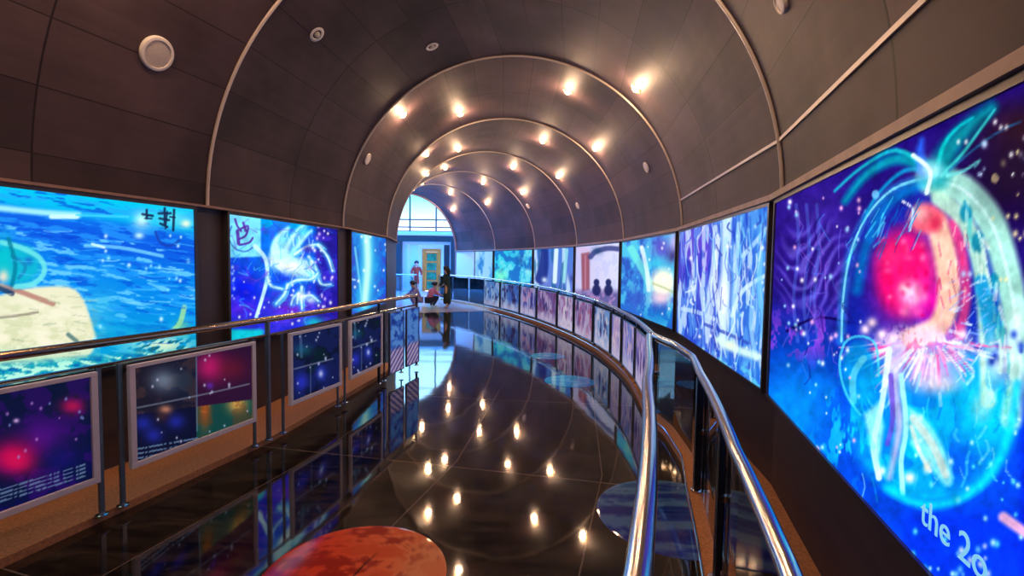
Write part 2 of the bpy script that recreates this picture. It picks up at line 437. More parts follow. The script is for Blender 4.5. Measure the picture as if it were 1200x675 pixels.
    # crown of teal plumes
    for p, c, w in (([(1088, 196), (1052, 186), (1016, 204), (990, 236)], (0, 158, 176), 16), ([(1086, 196), (1050, 176), (1010, 196), (978, 224)], (40, 196, 206), 6),
                    ([(1090, 200), (1060, 200), (1030, 226), (1010, 260)], (30, 160, 210), 6), ([(1098, 206), (1112, 176), (1136, 148), (1162, 126)], (0, 150, 160), 28),
                    ([(1096, 204), (1106, 170), (1122, 150), (1140, 138)], (30, 200, 200), 6), ([(1104, 206), (1128, 180), (1150, 150), (1166, 128)], (70, 216, 210), 5),
                    ([(1110, 206), (1130, 200), (1148, 188), (1142, 196)], (120, 226, 226), 4), ([(1112, 200), (1140, 176), (1168, 156), (1196, 142)], (50, 120, 170), 3),
                    ([(1082, 200), (1078, 180), (1080, 164)], (60, 110, 230), 14)):
        a.stroke(p, w, c, .9, soft=max(2, w * .5), w2=max(1.5, w * .4))
    a.blob(1092, 200, 20, 16, (190, 240, 250), .9); a.stroke([(1070, 182), (1090, 200), (1086, 226)], 5, (230, 250, 255), .9)
    # frills radiating from the collar, spray and streaks in the water
    R = np.random.default_rng(5)
    for i in range(80):
        b = R.uniform(.1, 3.0); l0 = R.uniform(14, 34); l1 = l0 + R.uniform(12, 34); cx, cy = 1082, 398
        p = [(cx + l0 * 1.6 * math.cos(b), cy + l0 * .7 * math.sin(b)), (cx + (l0 + l1) * .8 * math.cos(b + .1), cy + (l0 + l1) * .42 * math.sin(b) + 2), (cx + l1 * 1.6 * math.cos(b + .15), cy + l1 * 1.0 * math.sin(b))]
        a.stroke(p, R.uniform(1.2, 3.2), [(255, 236, 246), (250, 170, 220), (230, 246, 255), (236, 90, 170)][i % 4], R.uniform(.4, .85), sm=2)
    for i in range(50):
        x = R.uniform(1112, 1160); y = R.uniform(330, 430); a.stroke([(x, y), (x + R.uniform(6, 16), y - R.uniform(-6, 14))], R.uniform(1, 2.2), [(150, 190, 255), (226, 240, 255)][i % 2], .6, sm=0)
    for i in range(70):
        x = R.uniform(1010, 1180); y = R.uniform(430, 560); l = R.uniform(10, 34); a.stroke([(x, y), (x + R.uniform(-4, 4), y + l * .5), (x + R.uniform(-9, 9), y + l)], R.uniform(1, 4), [(120, 226, 246), (10, 110, 226), (70, 206, 244), (200, 240, 246)][i % 4], R.uniform(.25, .6), sm=2)
    for i in range(46):
        x = R.uniform(1000, 1086); y = 214 + (x - 1086) ** 2 * .006 + R.uniform(0, 60); a.stroke([(x, y), (x - R.uniform(6, 14), y + R.uniform(10, 30))], R.uniform(1, 2.5), [(20, 120, 200), (90, 210, 236), (40, 50, 160)][i % 3], .5, sm=0)
    for i in range(40):
        f = R.uniform(0, 1); x = 1128 + 60 * f ** .7 + R.uniform(-8, 8); y = 228 + 250 * f; a.stroke([(x, y), (x + R.uniform(-3, 6), y + R.uniform(10, 26))], R.uniform(2, 5), [(210, 246, 236), (90, 206, 206), (240, 250, 240), (36, 160, 200)][i % 4], .55, sm=0)
    for i in range(40):
        x = R.uniform(925, 1000); y = R.uniform(240, 430); a.stroke([(x, y), (x + R.uniform(-8, 8), y + R.uniform(4, 18)), (x + R.uniform(-12, 12), y + R.uniform(10, 34))], R.uniform(.8, 2), [(120, 110, 220), (40, 30, 110), (90, 130, 226), (160, 110, 220)][i % 4], .45, sm=2)
    for i in range(30):
        x = R.uniform(1098, 1134); y = R.uniform(260, 380); a.stroke([(x, y), (x + R.uniform(-3, 5), y + R.uniform(6, 22))], R.uniform(1, 3), [(255, 226, 206), (226, 60, 120), (255, 190, 200), (170, 40, 110)][i % 4], .5, sm=0)
    for i in range(26):
        x = R.uniform(1030, 1090); y = R.uniform(280, 370); a.blob(x, y, R.uniform(3, 8), R.uniform(3, 9), [(250, 110, 170), (214, 10, 90), (255, 170, 210)][i % 3], .5)
    # body below, trailing veils
    a.stroke([(1050, 410), (1046, 450), (1054, 500), (1042, 560)], 22, (206, 196, 244), .85, soft=8, w2=6)
    a.stroke([(1042, 410), (1034, 470), (1024, 520), (1030, 560)], 7, (226, 250, 250), .9)
    a.stroke([(1056, 440), (1062, 500), (1056, 540), (1058, 578)], 6, (180, 246, 250), .9)
    a.stroke([(1044, 440), (1046, 490), (1040, 520)], 6, (120, 90, 210), .8)
    a.poly([(1012, 486), (1030, 470), (1036, 500), (1030, 552), (1020, 530), (1016, 505)], (170, 240, 240), .8, 6)
    a.poly(smooth([(1064, 476), (1084, 490), (1104, 520), (1117, 560), (1108, 570), (1090, 548), (1066, 520)], 3), (150, 236, 240), .85, 6)
    a.stroke([(1070, 490), (1092, 520), (1108, 556)], 9, (225, 226, 216), .7); a.stroke([(1068, 500), (1078, 530), (1090, 552)], 5, (235, 240, 230), .7)
    a.blob(1066, 560, 9, 9, (250, 236, 220), .95); a.blob(1086, 548, 6, 10, (240, 240, 225), .9); a.blob(1034, 552, 5, 8, (240, 250, 250), .9)
    a.stroke([(1040, 572), (1060, 584), (1092, 594), (1130, 582), (1160, 556), (1182, 510), (1192, 450)], 10, (40, 214, 246), .85, soft=7)
    a.blob(1150, 478, 18, 26, (170, 226, 226), .7); a.blob(1100, 450, 30, 14, (240, 226, 240), .8)
    jar = [(1008, 486), (992, 462), (984, 430), (990, 402), (1008, 394), (1026, 404), (1030, 440)]
    a.blob(1006, 436, 24, 44, (10, 160, 224), .8, hard=3); a.stroke(jar, 3, (90, 214, 238), .75)
    a.stroke([(1000, 470), (1000, 440), (1012, 420)], 8, (140, 226, 236), .6)
    n5 = a.noise(10, 26, 21); a.mix(up_(n5, .6) * np.exp(-(((a.x - 990) / 34) ** 2 + ((a.y - 510) / 46) ** 2)) * .7, (60, 220, 240))
    # lower right water
    m = np.clip((a.y - 590 + .0 * a.x) / 20, 0, 1) * np.clip((a.x - 1040) / 30, 0, 1); a.mix(m * .9, (8, 70, 232))
    m = np.clip((a.x - 1192) / 14, 0, 1) * np.clip((a.y - 430) / 40, 0, 1); a.mix(m, (24, 44, 214))
    a.blob(1240, 640, 60, 120, (8, 60, 240), .7)
    a.stroke([(1176, 606), (1204, 626), (1240, 650)], 12, (250, 190, 220), .9, soft=5)
    a.stars(70, (915, 230, 1010, 560), .8, 2.3, [W, (170, 220, 255), (250, 190, 230)], 2)
    a.stars(30, (1120, 130, 1300, 330), 1.2, 3.2, [(255, 240, 170), (190, 220, 255), W], 8)
    a.blob(1166, 209, 5, 6, (255, 232, 170), 1, hard=4); a.blob(1026, 228, 5, 6, (120, 190, 240), .9, hard=4)
    a.stars(34, (1060, 480, 1210, 675), 1, 3, [(120, 230, 250), (200, 250, 255)], 6)
    a.stars(16, (1118, 640, 1160, 675), 1.5, 3.2, [(130, 200, 250), (220, 220, 245)], 12, .8)
    n = a.noise(14, 16, 44, 4); a.c *= (.84 + .32 * n)[:, None]; n = a.noise(5, 7, 45, 2); a.c *= (.93 + .14 * n)[:, None]
    a.punch(1.16, 1.05, .03)
    a.blob(1192, 196, 60, 56, (34, 16, 44), .75)
    a.stars(16, (1130, 130, 1260, 330), 1.2, 2.8, [(255, 240, 170), (190, 220, 255), W], 8)

def art_fall(a):
    a.grad(800, 0, 915, 0, (66, 66, 200), (46, 136, 226))
    a.blob(812, 290, 18, 60, (98, 70, 206), .9); a.blob(826, 300, 8, 50, (112, 62, 214), .7); a.blob(808, 385, 18, 26, (26, 70, 200), .8)
    n = a.noise(5, 60, 2, 4); a.mix(up_(n, .5) * .55, (96, 172, 244)); n = a.noise(4, 34, 6, 3); a.mix(up_(n, .6) * .7, (206, 230, 252))
    n = a.noise(7, 40, 9, 3); a.mix(up_(n, .62) * .6, (24, 56, 190))
    a.stroke([(838, 266), (836, 310), (830, 350), (828, 400)], 5, (200, 226, 252), .8); a.stroke([(842, 280), (838, 330), (846, 380)], 5, (225, 240, 252), .8)
    a.stroke([(851, 256), (850, 320), (848, 396)], 11, (214, 244, 252), .9, soft=5, w2=8); a.blob(848, 345, 9, 26, (250, 255, 255), .95)
    a.stroke([(866, 262), (862, 330), (858, 400)], 5, (170, 220, 250), .8)
    a.stroke([(858, 370), (868, 344), (884, 330), (900, 322)], 5, (206, 238, 250), .85); a.stroke([(870, 300), (880, 290), (898, 268)], 5, (190, 230, 250), .7)
    a.stroke([(884, 330), (880, 380), (886, 420)], 5, (150, 210, 250), .7); a.stroke([(893, 265), (890, 330), (896, 400)], 6, (120, 206, 246), .7)
    a.stroke([(800, 362), (818, 366), (836, 374)], 5, (190, 220, 250), .8); a.stroke([(826, 380), (850, 390), (876, 402)], 4, (40, 60, 180), .7)
    a.stroke([(842, 398), (860, 408), (888, 418)], 9, (216, 248, 236), .9, soft=5); a.blob(856, 404, 8, 7, (240, 255, 220), .8)
    n = a.noise(9, 9, 14); m = np.clip((a.y - (400 + (a.x - 820) * .35)) / 16, 0, 1); a.mix(m * up_(n, .5) * .7, (16, 96, 220)); a.mix(m * dn_(n, .38) * .7, (90, 216, 240))
    R = np.random.default_rng(6)
    for i in range(150):
        x = R.uniform(800, 912); y = R.uniform(245, 430); l = R.uniform(6, 40); a.stroke([(x, y), (x + R.uniform(-3, 3), y + l * .5), (x + R.uniform(-7, 7), y + l)], R.uniform(.7, 2.2), [(220, 240, 255), (60, 90, 220), (130, 210, 246), (40, 50, 170), (240, 250, 255)][i % 5], R.uniform(.3, .75), sm=2)
    a.stars(26, (800, 260, 910, 440), .7, 1.8, [W, (190, 240, 255)], 3)

def art_dawn(a):
    a.grad(0, 285, 0, 380, (70, 150, 224), (28, 96, 200)); n = a.noise(8, 14, 3, 4); a.mix(up_(n, .5) * .7, (84, 214, 236)); a.mix(dn_(n, .36) * .7, (40, 70, 180))
    a.blob(776, 290, 16, 18, (98, 84, 200), .9); a.blob(790, 286, 7, 20, (210, 190, 236), .8); a.blob(788, 300, 8, 10, (54, 40, 110), .8)
    a.stroke([(740, 292), (750, 310), (760, 330)], 9, (120, 240, 226), .7); a.stroke([(752, 290), (758, 316), (760, 340)], 5, (236, 252, 250), .8)
    a.blob(768, 308, 10, 10, (60, 206, 236), .8)
    a.blob(777, 332, 19, 22, (252, 250, 226), 1, hard=2); a.blob(774, 350, 16, 10, (246, 208, 226), .9); a.stroke([(765, 332), (780, 338), (792, 344)], 3, (170, 190, 140), .6)
    a.blob(744, 352, 12, 26, (58, 96, 200), .7); a.blob(770, 372, 26, 12, (26, 126, 206), .8)
    a.stars(14, (734, 285, 796, 380), .7, 1.5, [W], 5)

def art_arch(a):
    a.grad(678, 0, 732, 0, (196, 190, 232), (216, 220, 246)); n = a.noise(5, 7, 4); a.mix(up_(n, .55) * .35, (176, 186, 240))
    a.poly([(681, 297), (691, 295), (691, 340), (682, 342)], (142, 74, 96), .9); a.stroke([(686, 300), (686, 340)], 2, (190, 130, 150), .7)
    a.stroke([(692, 301), (698, 295), (712, 291), (726, 292)], 6, (54, 62, 128), .85); a.blob(700, 294, 7, 5, (30, 66, 110), .8); a.blob(684, 292, 8, 5, (208, 180, 222), .9)
    m = np.clip((a.y - 337) / 8, 0, 1); a.mix(m * .75, (62, 56, 128)); a.mix(m * up_(a.noise(5, 5, 8), .55) * .8, (170, 130, 186))
    for x in (699, 713): a.blob(x, 331, 4, 5, (26, 36, 92), .95, hard=3); a.blob(x, 340, 6, 8, (28, 34, 90), .95, hard=3)

def art_stripes(a):
    a.grad(0, 292, 0, 335, (70, 120, 210), (96, 120, 206)); n = a.noise(5, 60, 5, 2); a.mix(up_(n, .55) * .8, (196, 226, 246)); n = a.noise(6, 40, 7); a.mix(up_(n, .6) * .7, (26, 96, 150))
    a.stroke([(638, 294), (637, 312), (634, 326)], 9, (24, 44, 130), .9, w2=14); a.stroke([(652, 293), (650, 330)], 5, (224, 244, 250), .9); a.stroke([(664, 293), (661, 330)], 4, (150, 220, 230), .8)
    a.blob(638, 328, 4, 4, (220, 236, 255), .9); a.blob(672, 326, 5, 5, (44, 48, 120), .8)

def art_lagoon(a):
    a.grad(583, 0, 627, 0, (40, 196, 226), (64, 170, 222)); n = a.noise(6, 8, 5); a.mix(up_(n, .52) * .8, (24, 96, 190)); a.mix(dn_(n, .36) * .7, (120, 226, 236))
    a.blob(587, 325, 8, 12, (130, 250, 200), .9); a.blob(610, 305, 5, 8, (18, 70, 160), .8); a.blob(618, 318, 4, 4, (150, 226, 240), .9)

def art_mist(a):
    a.grad(545, 0, 582, 0, (150, 206, 250), (70, 156, 226)); n = a.noise(6, 12, 9); a.mix(up_(n, .5) * .5, (196, 232, 250)); a.mix(dn_(n, .38) * .7, (30, 110, 200))

def art_shore(a):
    a.grad(0, 212, 0, 445, (0, 120, 236), (0, 140, 220)); yy = a.y - .147 * a.x
    a.mix(np.clip((246 - yy) / 10, 0, 1), (0, 196, 238)); a.mix(np.exp(-((yy - 262) / 22) ** 2) * .7, (10, 70, 214))
    n = a.noise(34, 6, 3, 4, a.x, yy); a.mix(up_(n, .55) * .6, (40, 160, 248)); n = a.noise(24, 5, 8, 3, a.x, yy); a.mix(up_(n, .64) * (yy > 262) * .8, (110, 206, 250)); a.mix(dn_(n, .34) * .6, (0, 64, 206))
    a.stroke([(0, 244), (50, 249), (92, 252)], 7, (170, 240, 246), .9, soft=4); a.stroke([(60, 254), (90, 254)], 5, (210, 250, 250), .9); a.stroke([(90, 252), (150, 254)], 3, (60, 206, 244), .8)
    a.stroke([(100, 288), (140, 290), (190, 300)], 4, (130, 220, 250), .7); a.stroke([(108, 286), (122, 290)], 3, (220, 250, 255), .8)
    m = np.exp(-((a.y - 400) / 26) ** 2) * (a.x > 100); a.mix(m * .7, (0, 164, 206))
    a.blob(118, 360, 26, 30, (50, 180, 226), .6)
    # pale rock, with the turquoise creature on top
    rock = smooth([(-60, 348), (0, 346), (30, 338), (80, 336), (98, 352), (108, 380), (112, 402), (100, 420), (60, 432), (0, 446), (-60, 460)], 3)
    a.poly(rock, (228, 228, 196), 1, 4); n = a.noise(16, 9, 13, 4)
    inn = np.exp(-(((a.x - 45) / 70) ** 2 + ((a.y - 390) / 44) ** 2) ** 3); a.mix(inn * up_(n, .55) * .55, (198, 206, 160)); a.mix(inn * dn_(n, .38) * .5, (246, 240, 220))
    a.mix(np.clip((a.y - 402) / 30, 0, 1) * (a.x < 118) * .6, (120, 206, 170)); a.stroke([(0, 372), (20, 370), (44, 366)], 3, (130, 120, 110), .7); a.stroke([(80, 392), (90, 400)], 5, (70, 110, 110), .8)
    a.stroke([(-20, 330), (18, 340), (40, 348), (62, 356)], 6, (176, 120, 110), .85); a.stroke([(0, 338), (14, 344)], 6, (30, 50, 90), .9)
    a.blob(22, 310, 30, 28, (10, 176, 206), 1, hard=3); a.blob(4, 300, 14, 30, (0, 190, 200), .9); a.blob(4, 324, 8, 10, (244, 220, 196), .9)
    a.stroke([(2, 284), (24, 290), (46, 302), (52, 318), (40, 332), (18, 336)], 6, (110, 226, 226), .85); a.stroke([(14, 300), (30, 312), (22, 326)], 4, (20, 130, 180), .8); a.blob(34, 306, 6, 6, (16, 100, 190), .9)
    a.stroke([(10, 280), (18, 310), (14, 334)], 5, (0, 120, 150), .8)
    # foam at the foot
    m = np.clip((a.y - (424 - .09 * a.x)) / 8, 0, 1); a.mix(m, (16, 158, 180)); n = a.noise(14, 5, 17, 4, a.x + a.y, a.y - .2 * a.x); a.mix(m * up_(n, .54) * .9, (190, 246, 220)); a.mix(m * dn_(n, .4) * .7, (0, 84, 170))
    m = np.exp(-(((a.x - 190) / 34) ** 2 + ((a.y - 404) / 10) ** 2)); n = a.noise(5, 4, 18, 2, a.x + a.y, a.y); a.mix(m * up_(n, .5) * .9, (226, 236, 190)); a.mix(m * dn_(n, .4) * .8, (24, 60, 60))
    a.stroke([(216, 360), (210, 380), (196, 392)], 6, (190, 236, 140), .7); a.blob(214, 385, 10, 12, (120, 206, 150), .7)
    # inked title on a pale cloud
    a.blob(166, 258, 12, 12, (206, 250, 240), .9); a.blob(200, 256, 26, 14, (120, 226, 240), .7); a.blob(218, 262, 8, 6, (250, 246, 216), .9); a.blob(163, 276, 7, 5, (206, 246, 250), .9)
    ink = (16, 40, 80)
    for p, w in (([(172, 246), (172, 256)], 3), ([(167, 251), (179, 253)], 3), ([(170, 256), (178, 256)], 2), ([(186, 250), (200, 250)], 3), ([(193, 244), (193, 262)], 3), ([(187, 256), (198, 258)], 3), ([(196, 248), (194, 268)], 2),
                 ([(204, 246), (203, 270)], 3), ([(199, 254), (205, 255)], 2), ([(188, 262), (196, 266)], 3)): a.stroke(p, w, ink, .9, sm=0)
    a.stroke([(182, 272), (188, 284), (200, 288), (210, 282)], 3, (20, 60, 170), .8)
    a.stars(20, (110, 270, 224, 400), .9, 2.0, [(150, 230, 255), (220, 250, 255)], 6)
    R = np.random.default_rng(4)
    for i in range(90):
        x = R.uniform(0, 220); y = R.uniform(265, 400) + .1 * x
        if x < 118 and y > 330: continue
        a.stroke([(x, y), (x + R.uniform(5, 16), y + R.uniform(.5, 3)), (x + R.uniform(18, 34), y + R.uniform(0, 4))], R.uniform(.8, 2.2), [(70, 190, 250), (0, 60, 200), (140, 220, 250), (20, 110, 236)][i % 4], R.uniform(.3, .65), sm=2)
    for i in range(50):
        x = R.uniform(-5, 112); y = R.uniform(345, 430); a.stroke([(x, y), (x + R.uniform(4, 18), y + R.uniform(-2, 4))], R.uniform(.7, 2), [(176, 190, 150), (250, 246, 230), (206, 206, 170), (130, 150, 130)][i % 4], .4, sm=0)

def art_winged(a):
    a.grad(0, 250, 0, 400, (16, 96, 226), (48, 44, 190)); f = lambda *q: [(255 + x / 3.65, 235 + y / 3.65) for x, y in q]
    a.blob(330, 262, 46, 14, (0, 190, 232), .95); a.blob(325, 300, 40, 50, (20, 140, 232), .7)
    a.blob(285, 340, 26, 26, (20, 34, 214), .9); a.blob(280, 362, 30, 12, (86, 40, 196), .8); a.blob(342, 362, 30, 14, (122, 46, 200), .85)
    a.mix(np.clip((a.x - 368) / 5, 0, 1) * .9, (46, 30, 136)); a.blob(382, 330, 12, 30, (36, 40, 190), .7)
    n = a.noise(12, 9, 6); a.mix(up_(n, .58) * .4, (90, 60, 210))
    a.poly(f((25, 55), (185, 66), (185, 240), (20, 245)), (128, 216, 240), .95, 2)
    for p, w in ((f((75, 80), (85, 110), (100, 130)), 2.6), (f((100, 120), (130, 110), (120, 150), (90, 165)), 2.6), (f((95, 190), (135, 180), (150, 160)), 2.6), (f((110, 95), (120, 130)), 3), (f((85, 130), (90, 185)), 4)): a.stroke(p, w, (86, 50, 150), .9)
    a.stroke(f((60, 110), (48, 160), (75, 205), (120, 218), (150, 200)), 2, (60, 90, 170), .7)
    a.stroke(f((160, 195), (205, 250), (212, 330), (190, 420), (165, 500)), 5, (200, 240, 250), .9, w2=4)
    a.poly(smooth(f((214, 250), (232, 205), (258, 178), (282, 205), (318, 232), (352, 244), (396, 258), (414, 292), (404, 330), (362, 338), (318, 318), (288, 322), (250, 300), (226, 282)), 3), (168, 222, 246), .92, 6)
    a.poly(smooth(f((246, 210), (258, 168), (284, 132), (306, 112), (300, 160), (288, 205), (276, 232)), 3), (150, 236, 244), .85, 6)
    a.poly(smooth(f((296, 236), (318, 186), (346, 142), (384, 104), (376, 150), (346, 200), (322, 244)), 3), (120, 226, 240), .8, 6)
    R = np.random.default_rng(3)
    for i in range(60):
        x, y = f((R.uniform(225, 410), R.uniform(120, 330)))[0]; a.stroke([(x, y), (x + R.uniform(-4, 8), y + R.uniform(3, 12))], R.uniform(.8, 2.2), [(236, 250, 255), (90, 170, 236), (200, 240, 220), (60, 110, 220)][i % 4], .5, sm=0)
    a.stroke(f((270, 250), (330, 280), (400, 310)), 13, (190, 232, 250), .9, soft=7); a.blob(*f((265, 240))[0], 11, 12, (236, 250, 250), .95); a.blob(*f((310, 285))[0], 15, 7, (250, 250, 236), .9)
    for p, w in ((f((260, 240), (240, 200), (262, 150), (300, 120)), 9), (f((285, 240), (300, 190), (340, 130), (370, 105)), 8), (f((310, 250), (335, 205), (380, 150), (400, 130)), 5)): a.stroke(p, w, (186, 246, 246), .9, soft=4, w2=3)
    R = np.random.default_rng(8)
    for p in (f((330, 230), (380, 198), (430, 188), (455, 205)), f((390, 240), (420, 290), (440, 355), (485, 358)), f((400, 260), (405, 300), (420, 330)), f((215, 330), (230, 365), (280, 380), (290, 400), (250, 445)),
              f((300, 360), (340, 340), (400, 336), (430, 310)), f((300, 360), (285, 400), (250, 440)), f((360, 370), (358, 410), (362, 480)), f((350, 395), (325, 415), (315, 445)), f((372, 410), (400, 405), (430, 430)), f((345, 400), (340, 440)), f((430, 190), (470, 240), (490, 300))):
        a.glow(p, 3.6, (70, 180, 240), .6); a.stroke(p, 3.4, (214, 244, 252), .92, soft=1.6, w2=1.6); a.stroke([(x + 3, y + 1.5) for x, y in p], 1.1, (120, 200, 246), .7)
    for i in range(60):
        x = R.uniform(262, 392); y = R.uniform(255, 385); a.stroke([(x, y), (x + R.uniform(-7, 7), y + R.uniform(-4, 9)), (x + R.uniform(-12, 12), y + R.uniform(-4, 16))], R.uniform(.7, 1.8), [(60, 150, 240), (120, 80, 220), (30, 60, 220), (90, 200, 240)][i % 4], .5, sm=2)
    a.punch(1.08, 1.05, .01)
    a.blob(*f((358, 410))[0], 6, 7, W, .9); a.blob(*f((400, 425))[0], 7, 5, (226, 246, 250), .8); a.blob(*f((270, 330))[0], 11, 9, (16, 54, 210), .85); a.blob(*f((385, 210))[0], 8, 6, (60, 46, 170), .9)
    a.mix(np.clip((a.y - 384) / 4, 0, 1) * np.clip((312 - a.x) / 6, 0, 1), (10, 188, 206)); a.blob(368, 378, 14, 8, (20, 196, 206), .9)
    n = a.noise(8, 8, 41, 4); a.c *= (.8 + .4 * n)[:, None]
    a.stars(26, (262, 300, 275, 375), .8, 1.5, [(200, 230, 255)], 4, .7); a.stars(30, (362, 265, 392, 360), .7, 1.6, [(210, 190, 255), W], 7); a.stars(20, (280, 330, 360, 380), .6, 1.2, [W], 9)

def art_column(a):
    a.grad(405, 0, 450, 0, (44, 70, 190), (26, 90, 210)); n = a.noise(5, 9, 6); a.mix(up_(n, .55) * .6, (70, 50, 180)); a.mix(dn_(n, .38) * .5, (50, 150, 230))
    a.glow([(429, 268), (431, 310), (427, 356)], 13, (30, 180, 236), .95); a.glow([(429, 268), (431, 310), (427, 356)], 5, (190, 250, 236), 1)
    a.stroke([(416, 290), (420, 320), (424, 350)], 2.5, (120, 220, 240), .7); a.stroke([(405, 326), (416, 328)], 2, (190, 230, 250), .8)
    a.stars(16, (405, 270, 455, 350), .7, 1.4, [W], 3)

def text_rows(a, y0, y1, x0, x1, rows, slope, cl=(120, 150, 190)):
    n = a.noise(2.2, 60, 31, 1)
    for i in range(rows):
        y = y0 + (y1 - y0) * (i + .5) / rows; d = abs(a.y - (y + slope * (a.x - x0)))
        a.mix((d < .9) * (a.x > x0) * (a.x < x1) * up_(n, .38) * .75, cl)

def info_crimson(a):
    a.grad(0, 450, 0, 590, (14, 26, 62), (12, 16, 84)); n = a.noise(22, 20, 4, 4); a.mix(up_(n, .5) * .6, (58, 16, 120)); a.mix(dn_(n, .38) * .6, (8, 24, 60))
    a.blob(50, 510, 40, 24, (90, 20, 150), .8); a.blob(16, 536, 36, 24, (226, 12, 92), 1); a.blob(20, 540, 20, 14, (240, 20, 96), .9); a.blob(85, 476, 17, 11, (200, 24, 90), .95); a.blob(70, 540, 30, 20, (20, 24, 120), .7)
    a.stars(14, (0, 465, 100, 550), .6, 1.5, [(210, 150, 240), (150, 170, 250)], 3); a.blob(19, 493, 4, 3, (240, 190, 255), 1)
    text_rows(a, 572, 590, 0, 100, 4, -.3)

def info_four(a):
    a.grad(150, 0, 290, 0, (34, 30, 46), (22, 26, 60)); n = a.noise(20, 14, 4, 4)
    A_ = (a.x < 230); s = -.13 * (a.x - 150); top = a.y - s < 487
    a.mix(A_ * top * up_(n, .5) * .5, (92, 62, 60)); a.blob(192, 446, 20, 16, (130, 150, 176), .8); a.blob(215, 446, 14, 18, (30, 60, 86), .6)
    a.mix((~A_) * top * .8, (60, 20, 60)); m = (~A_) & top
    k = np.exp(-(((a.x - 247) / 17) ** 2 + ((a.y - 430) / 16) ** 2)); a.mix(k * m * .95, (216, 30, 120)); k = np.exp(-(((a.x - 272) / 18) ** 2 + ((a.y - 432) / 14) ** 2)); a.mix(k * m * .7, (120, 26, 50)); a.blob(246, 452, 5, 5, (110, 50, 200), .8)
    m = A_ & ~top; a.mix(m * .9, (14, 20, 54))
    for x, y in ((168, 496), (206, 494), (180, 510)): a.blob(x, y, 13, 11, (40, 50, 190), .8)
    a.blob(194, 480, 9, 6, (226, 150, 120), .9); a.blob(190, 488, 10, 8, (90, 50, 50), .6)
    m = (~A_) & ~top & (a.y - s < 524); a.mix(m * .95, (20, 80, 76)); k = np.exp(-(((a.x - 240) / 6) ** 2 + ((a.y - 476) / 22) ** 2)); a.mix(k * m, (236, 110, 40)); k = np.exp(-(((a.x - 278) / 11) ** 2 + ((a.y - 474) / 10) ** 2)); a.mix(k * m, (240, 180, 90)); a.mix(up_(n, .55) * m * .5, (110, 70, 40))
    a.stroke([(150, 480), (230, 464), (292, 450)], 1.8, (130, 140, 160), .7); a.stroke([(230, 412), (231, 505)], 1.6, (100, 130, 170), .7)
    text_rows(a, 524, 546, 158, 232, 4, -.18); a.stars(24, (152, 410, 290, 520), .6, 1.3, [(220, 220, 255)], 5)

def info_blue(x0, x1, y0, y1):
    def f(a):
        w = x1 - x0; h = y1 - y0; a.grad(x0, y0, x1, y1, (18, 30, 56), (14, 18, 60)); n = a.noise(w / 4, h / 5, 4, 4); a.mix(up_(n, .52) * .6, (26, 40, 110)); a.mix(dn_(n, .38) * .6, (10, 40, 44))
        a.stroke([(x0 + w * .3, y0), (x0 + w * .32, y0 + h * .35)], w * .06, (110, 130, 190), .5, sm=0); a.blob(x0 + w * .35, y0 + h * .25, w * .25, h * .1, (30, 120, 150), .6)
        a.blob(x0 + w * .32, y0 + h * .72, w * .18, h * .16, (46, 56, 220), .85); a.blob(x0 + w * .74, y0 + h * .6, w * .16, h * .15, (50, 70, 226), .85); a.blob(x0 + w * .74, y0 + h * .6, w * .06, h * .06, (210, 220, 255), .9)
        a.stroke([(x0, y0 + h * .56), (x1, y0 + h * .38)], 1.6, (130, 140, 170), .7, sm=0); a.stroke([(x0 + w * .52, y0 + h * .45), (x0 + w * .52, y1)], 1.3, (80, 100, 150), .7, sm=0)
        a.stars(22, (x0, y0, x1, y1), .5, 1.2, [(200, 210, 255)], 5)
    return f

def ring_(k): return T1 + k * D
# ------------------------------------------------------------------ the tunnel shell
K0, K1 = -2, 6
def strip(name, material, t_of, cross, uvs=None):
    vs = []; n = len(cross)
    for t in t_of:
        for off, z in cross: vs.append(P3(t, off, z, facet))
    fs = [(i * n + j, i * n + j + 1, (i + 1) * n + j + 1, (i + 1) * n + j) for i in range(len(t_of) - 1) for j in range(n - 1)]
    mb = MB(); mb.add(vs, fs); o = mb.build(name, material)
    uvl = o.data.uv_layers.new(name='UVMap')
    for lp in o.data.loops:
        i, j = divmod(lp.vertex_index, n); uvl.data[lp.index].uv = uvs(t_of[i], *cross[j]) if uvs else (cross[j][0], t_of[i])
    return o

ts = [T1 + k * D / 2 for k in range(2 * K0, 2 * K1 + 1)]
arc = [(RAD * math.cos(math.radians(a)), SZ + RAD * math.sin(math.radians(a))) for a in np.linspace(180, 0, 61)]
def vault_uv(t, off, z): return (math.degrees(math.atan2(z - SZ, off)) / 10.3, (t - T1) / (D / 2))
o = structure(strip('ceiling', M['vault'], ts, arc, vault_uv)); o.data.polygons.foreach_set('use_smooth', [False] * len(o.data.polygons))
tb = [T1 + k * D for k in range(K0, K1 + 1)]
for nm, sg in (('wall_left', -1), ('wall_right', 1)):
    structure(strip(nm, M['wall'], tb, [(sg * RAD, 0), (sg * RAD, SZ)]))
# floor of the tunnel
tf = [T1 + k * D / 6 for k in range(6 * K0, 6 * K1 + 1)]
fo = strip('floor', M['floor'], tf, [(x, 0) for x in np.linspace(-RAD, RAD, 9)], lambda t, off, z: (off / 1.15, (t - 3.3) / 1.9))
structure(fo)
# wall behind the viewer
mb = MB(); tt = T1 + K0 * D
pts = [P3(tt, -RAD, 0), P3(tt, RAD, 0)] + [P3(tt, q[0], q[1]) for q in arc[::-1]]
mb.add(pts, [tuple(range(len(pts)))]); structure(mb.build('wall_back', M['wall']))
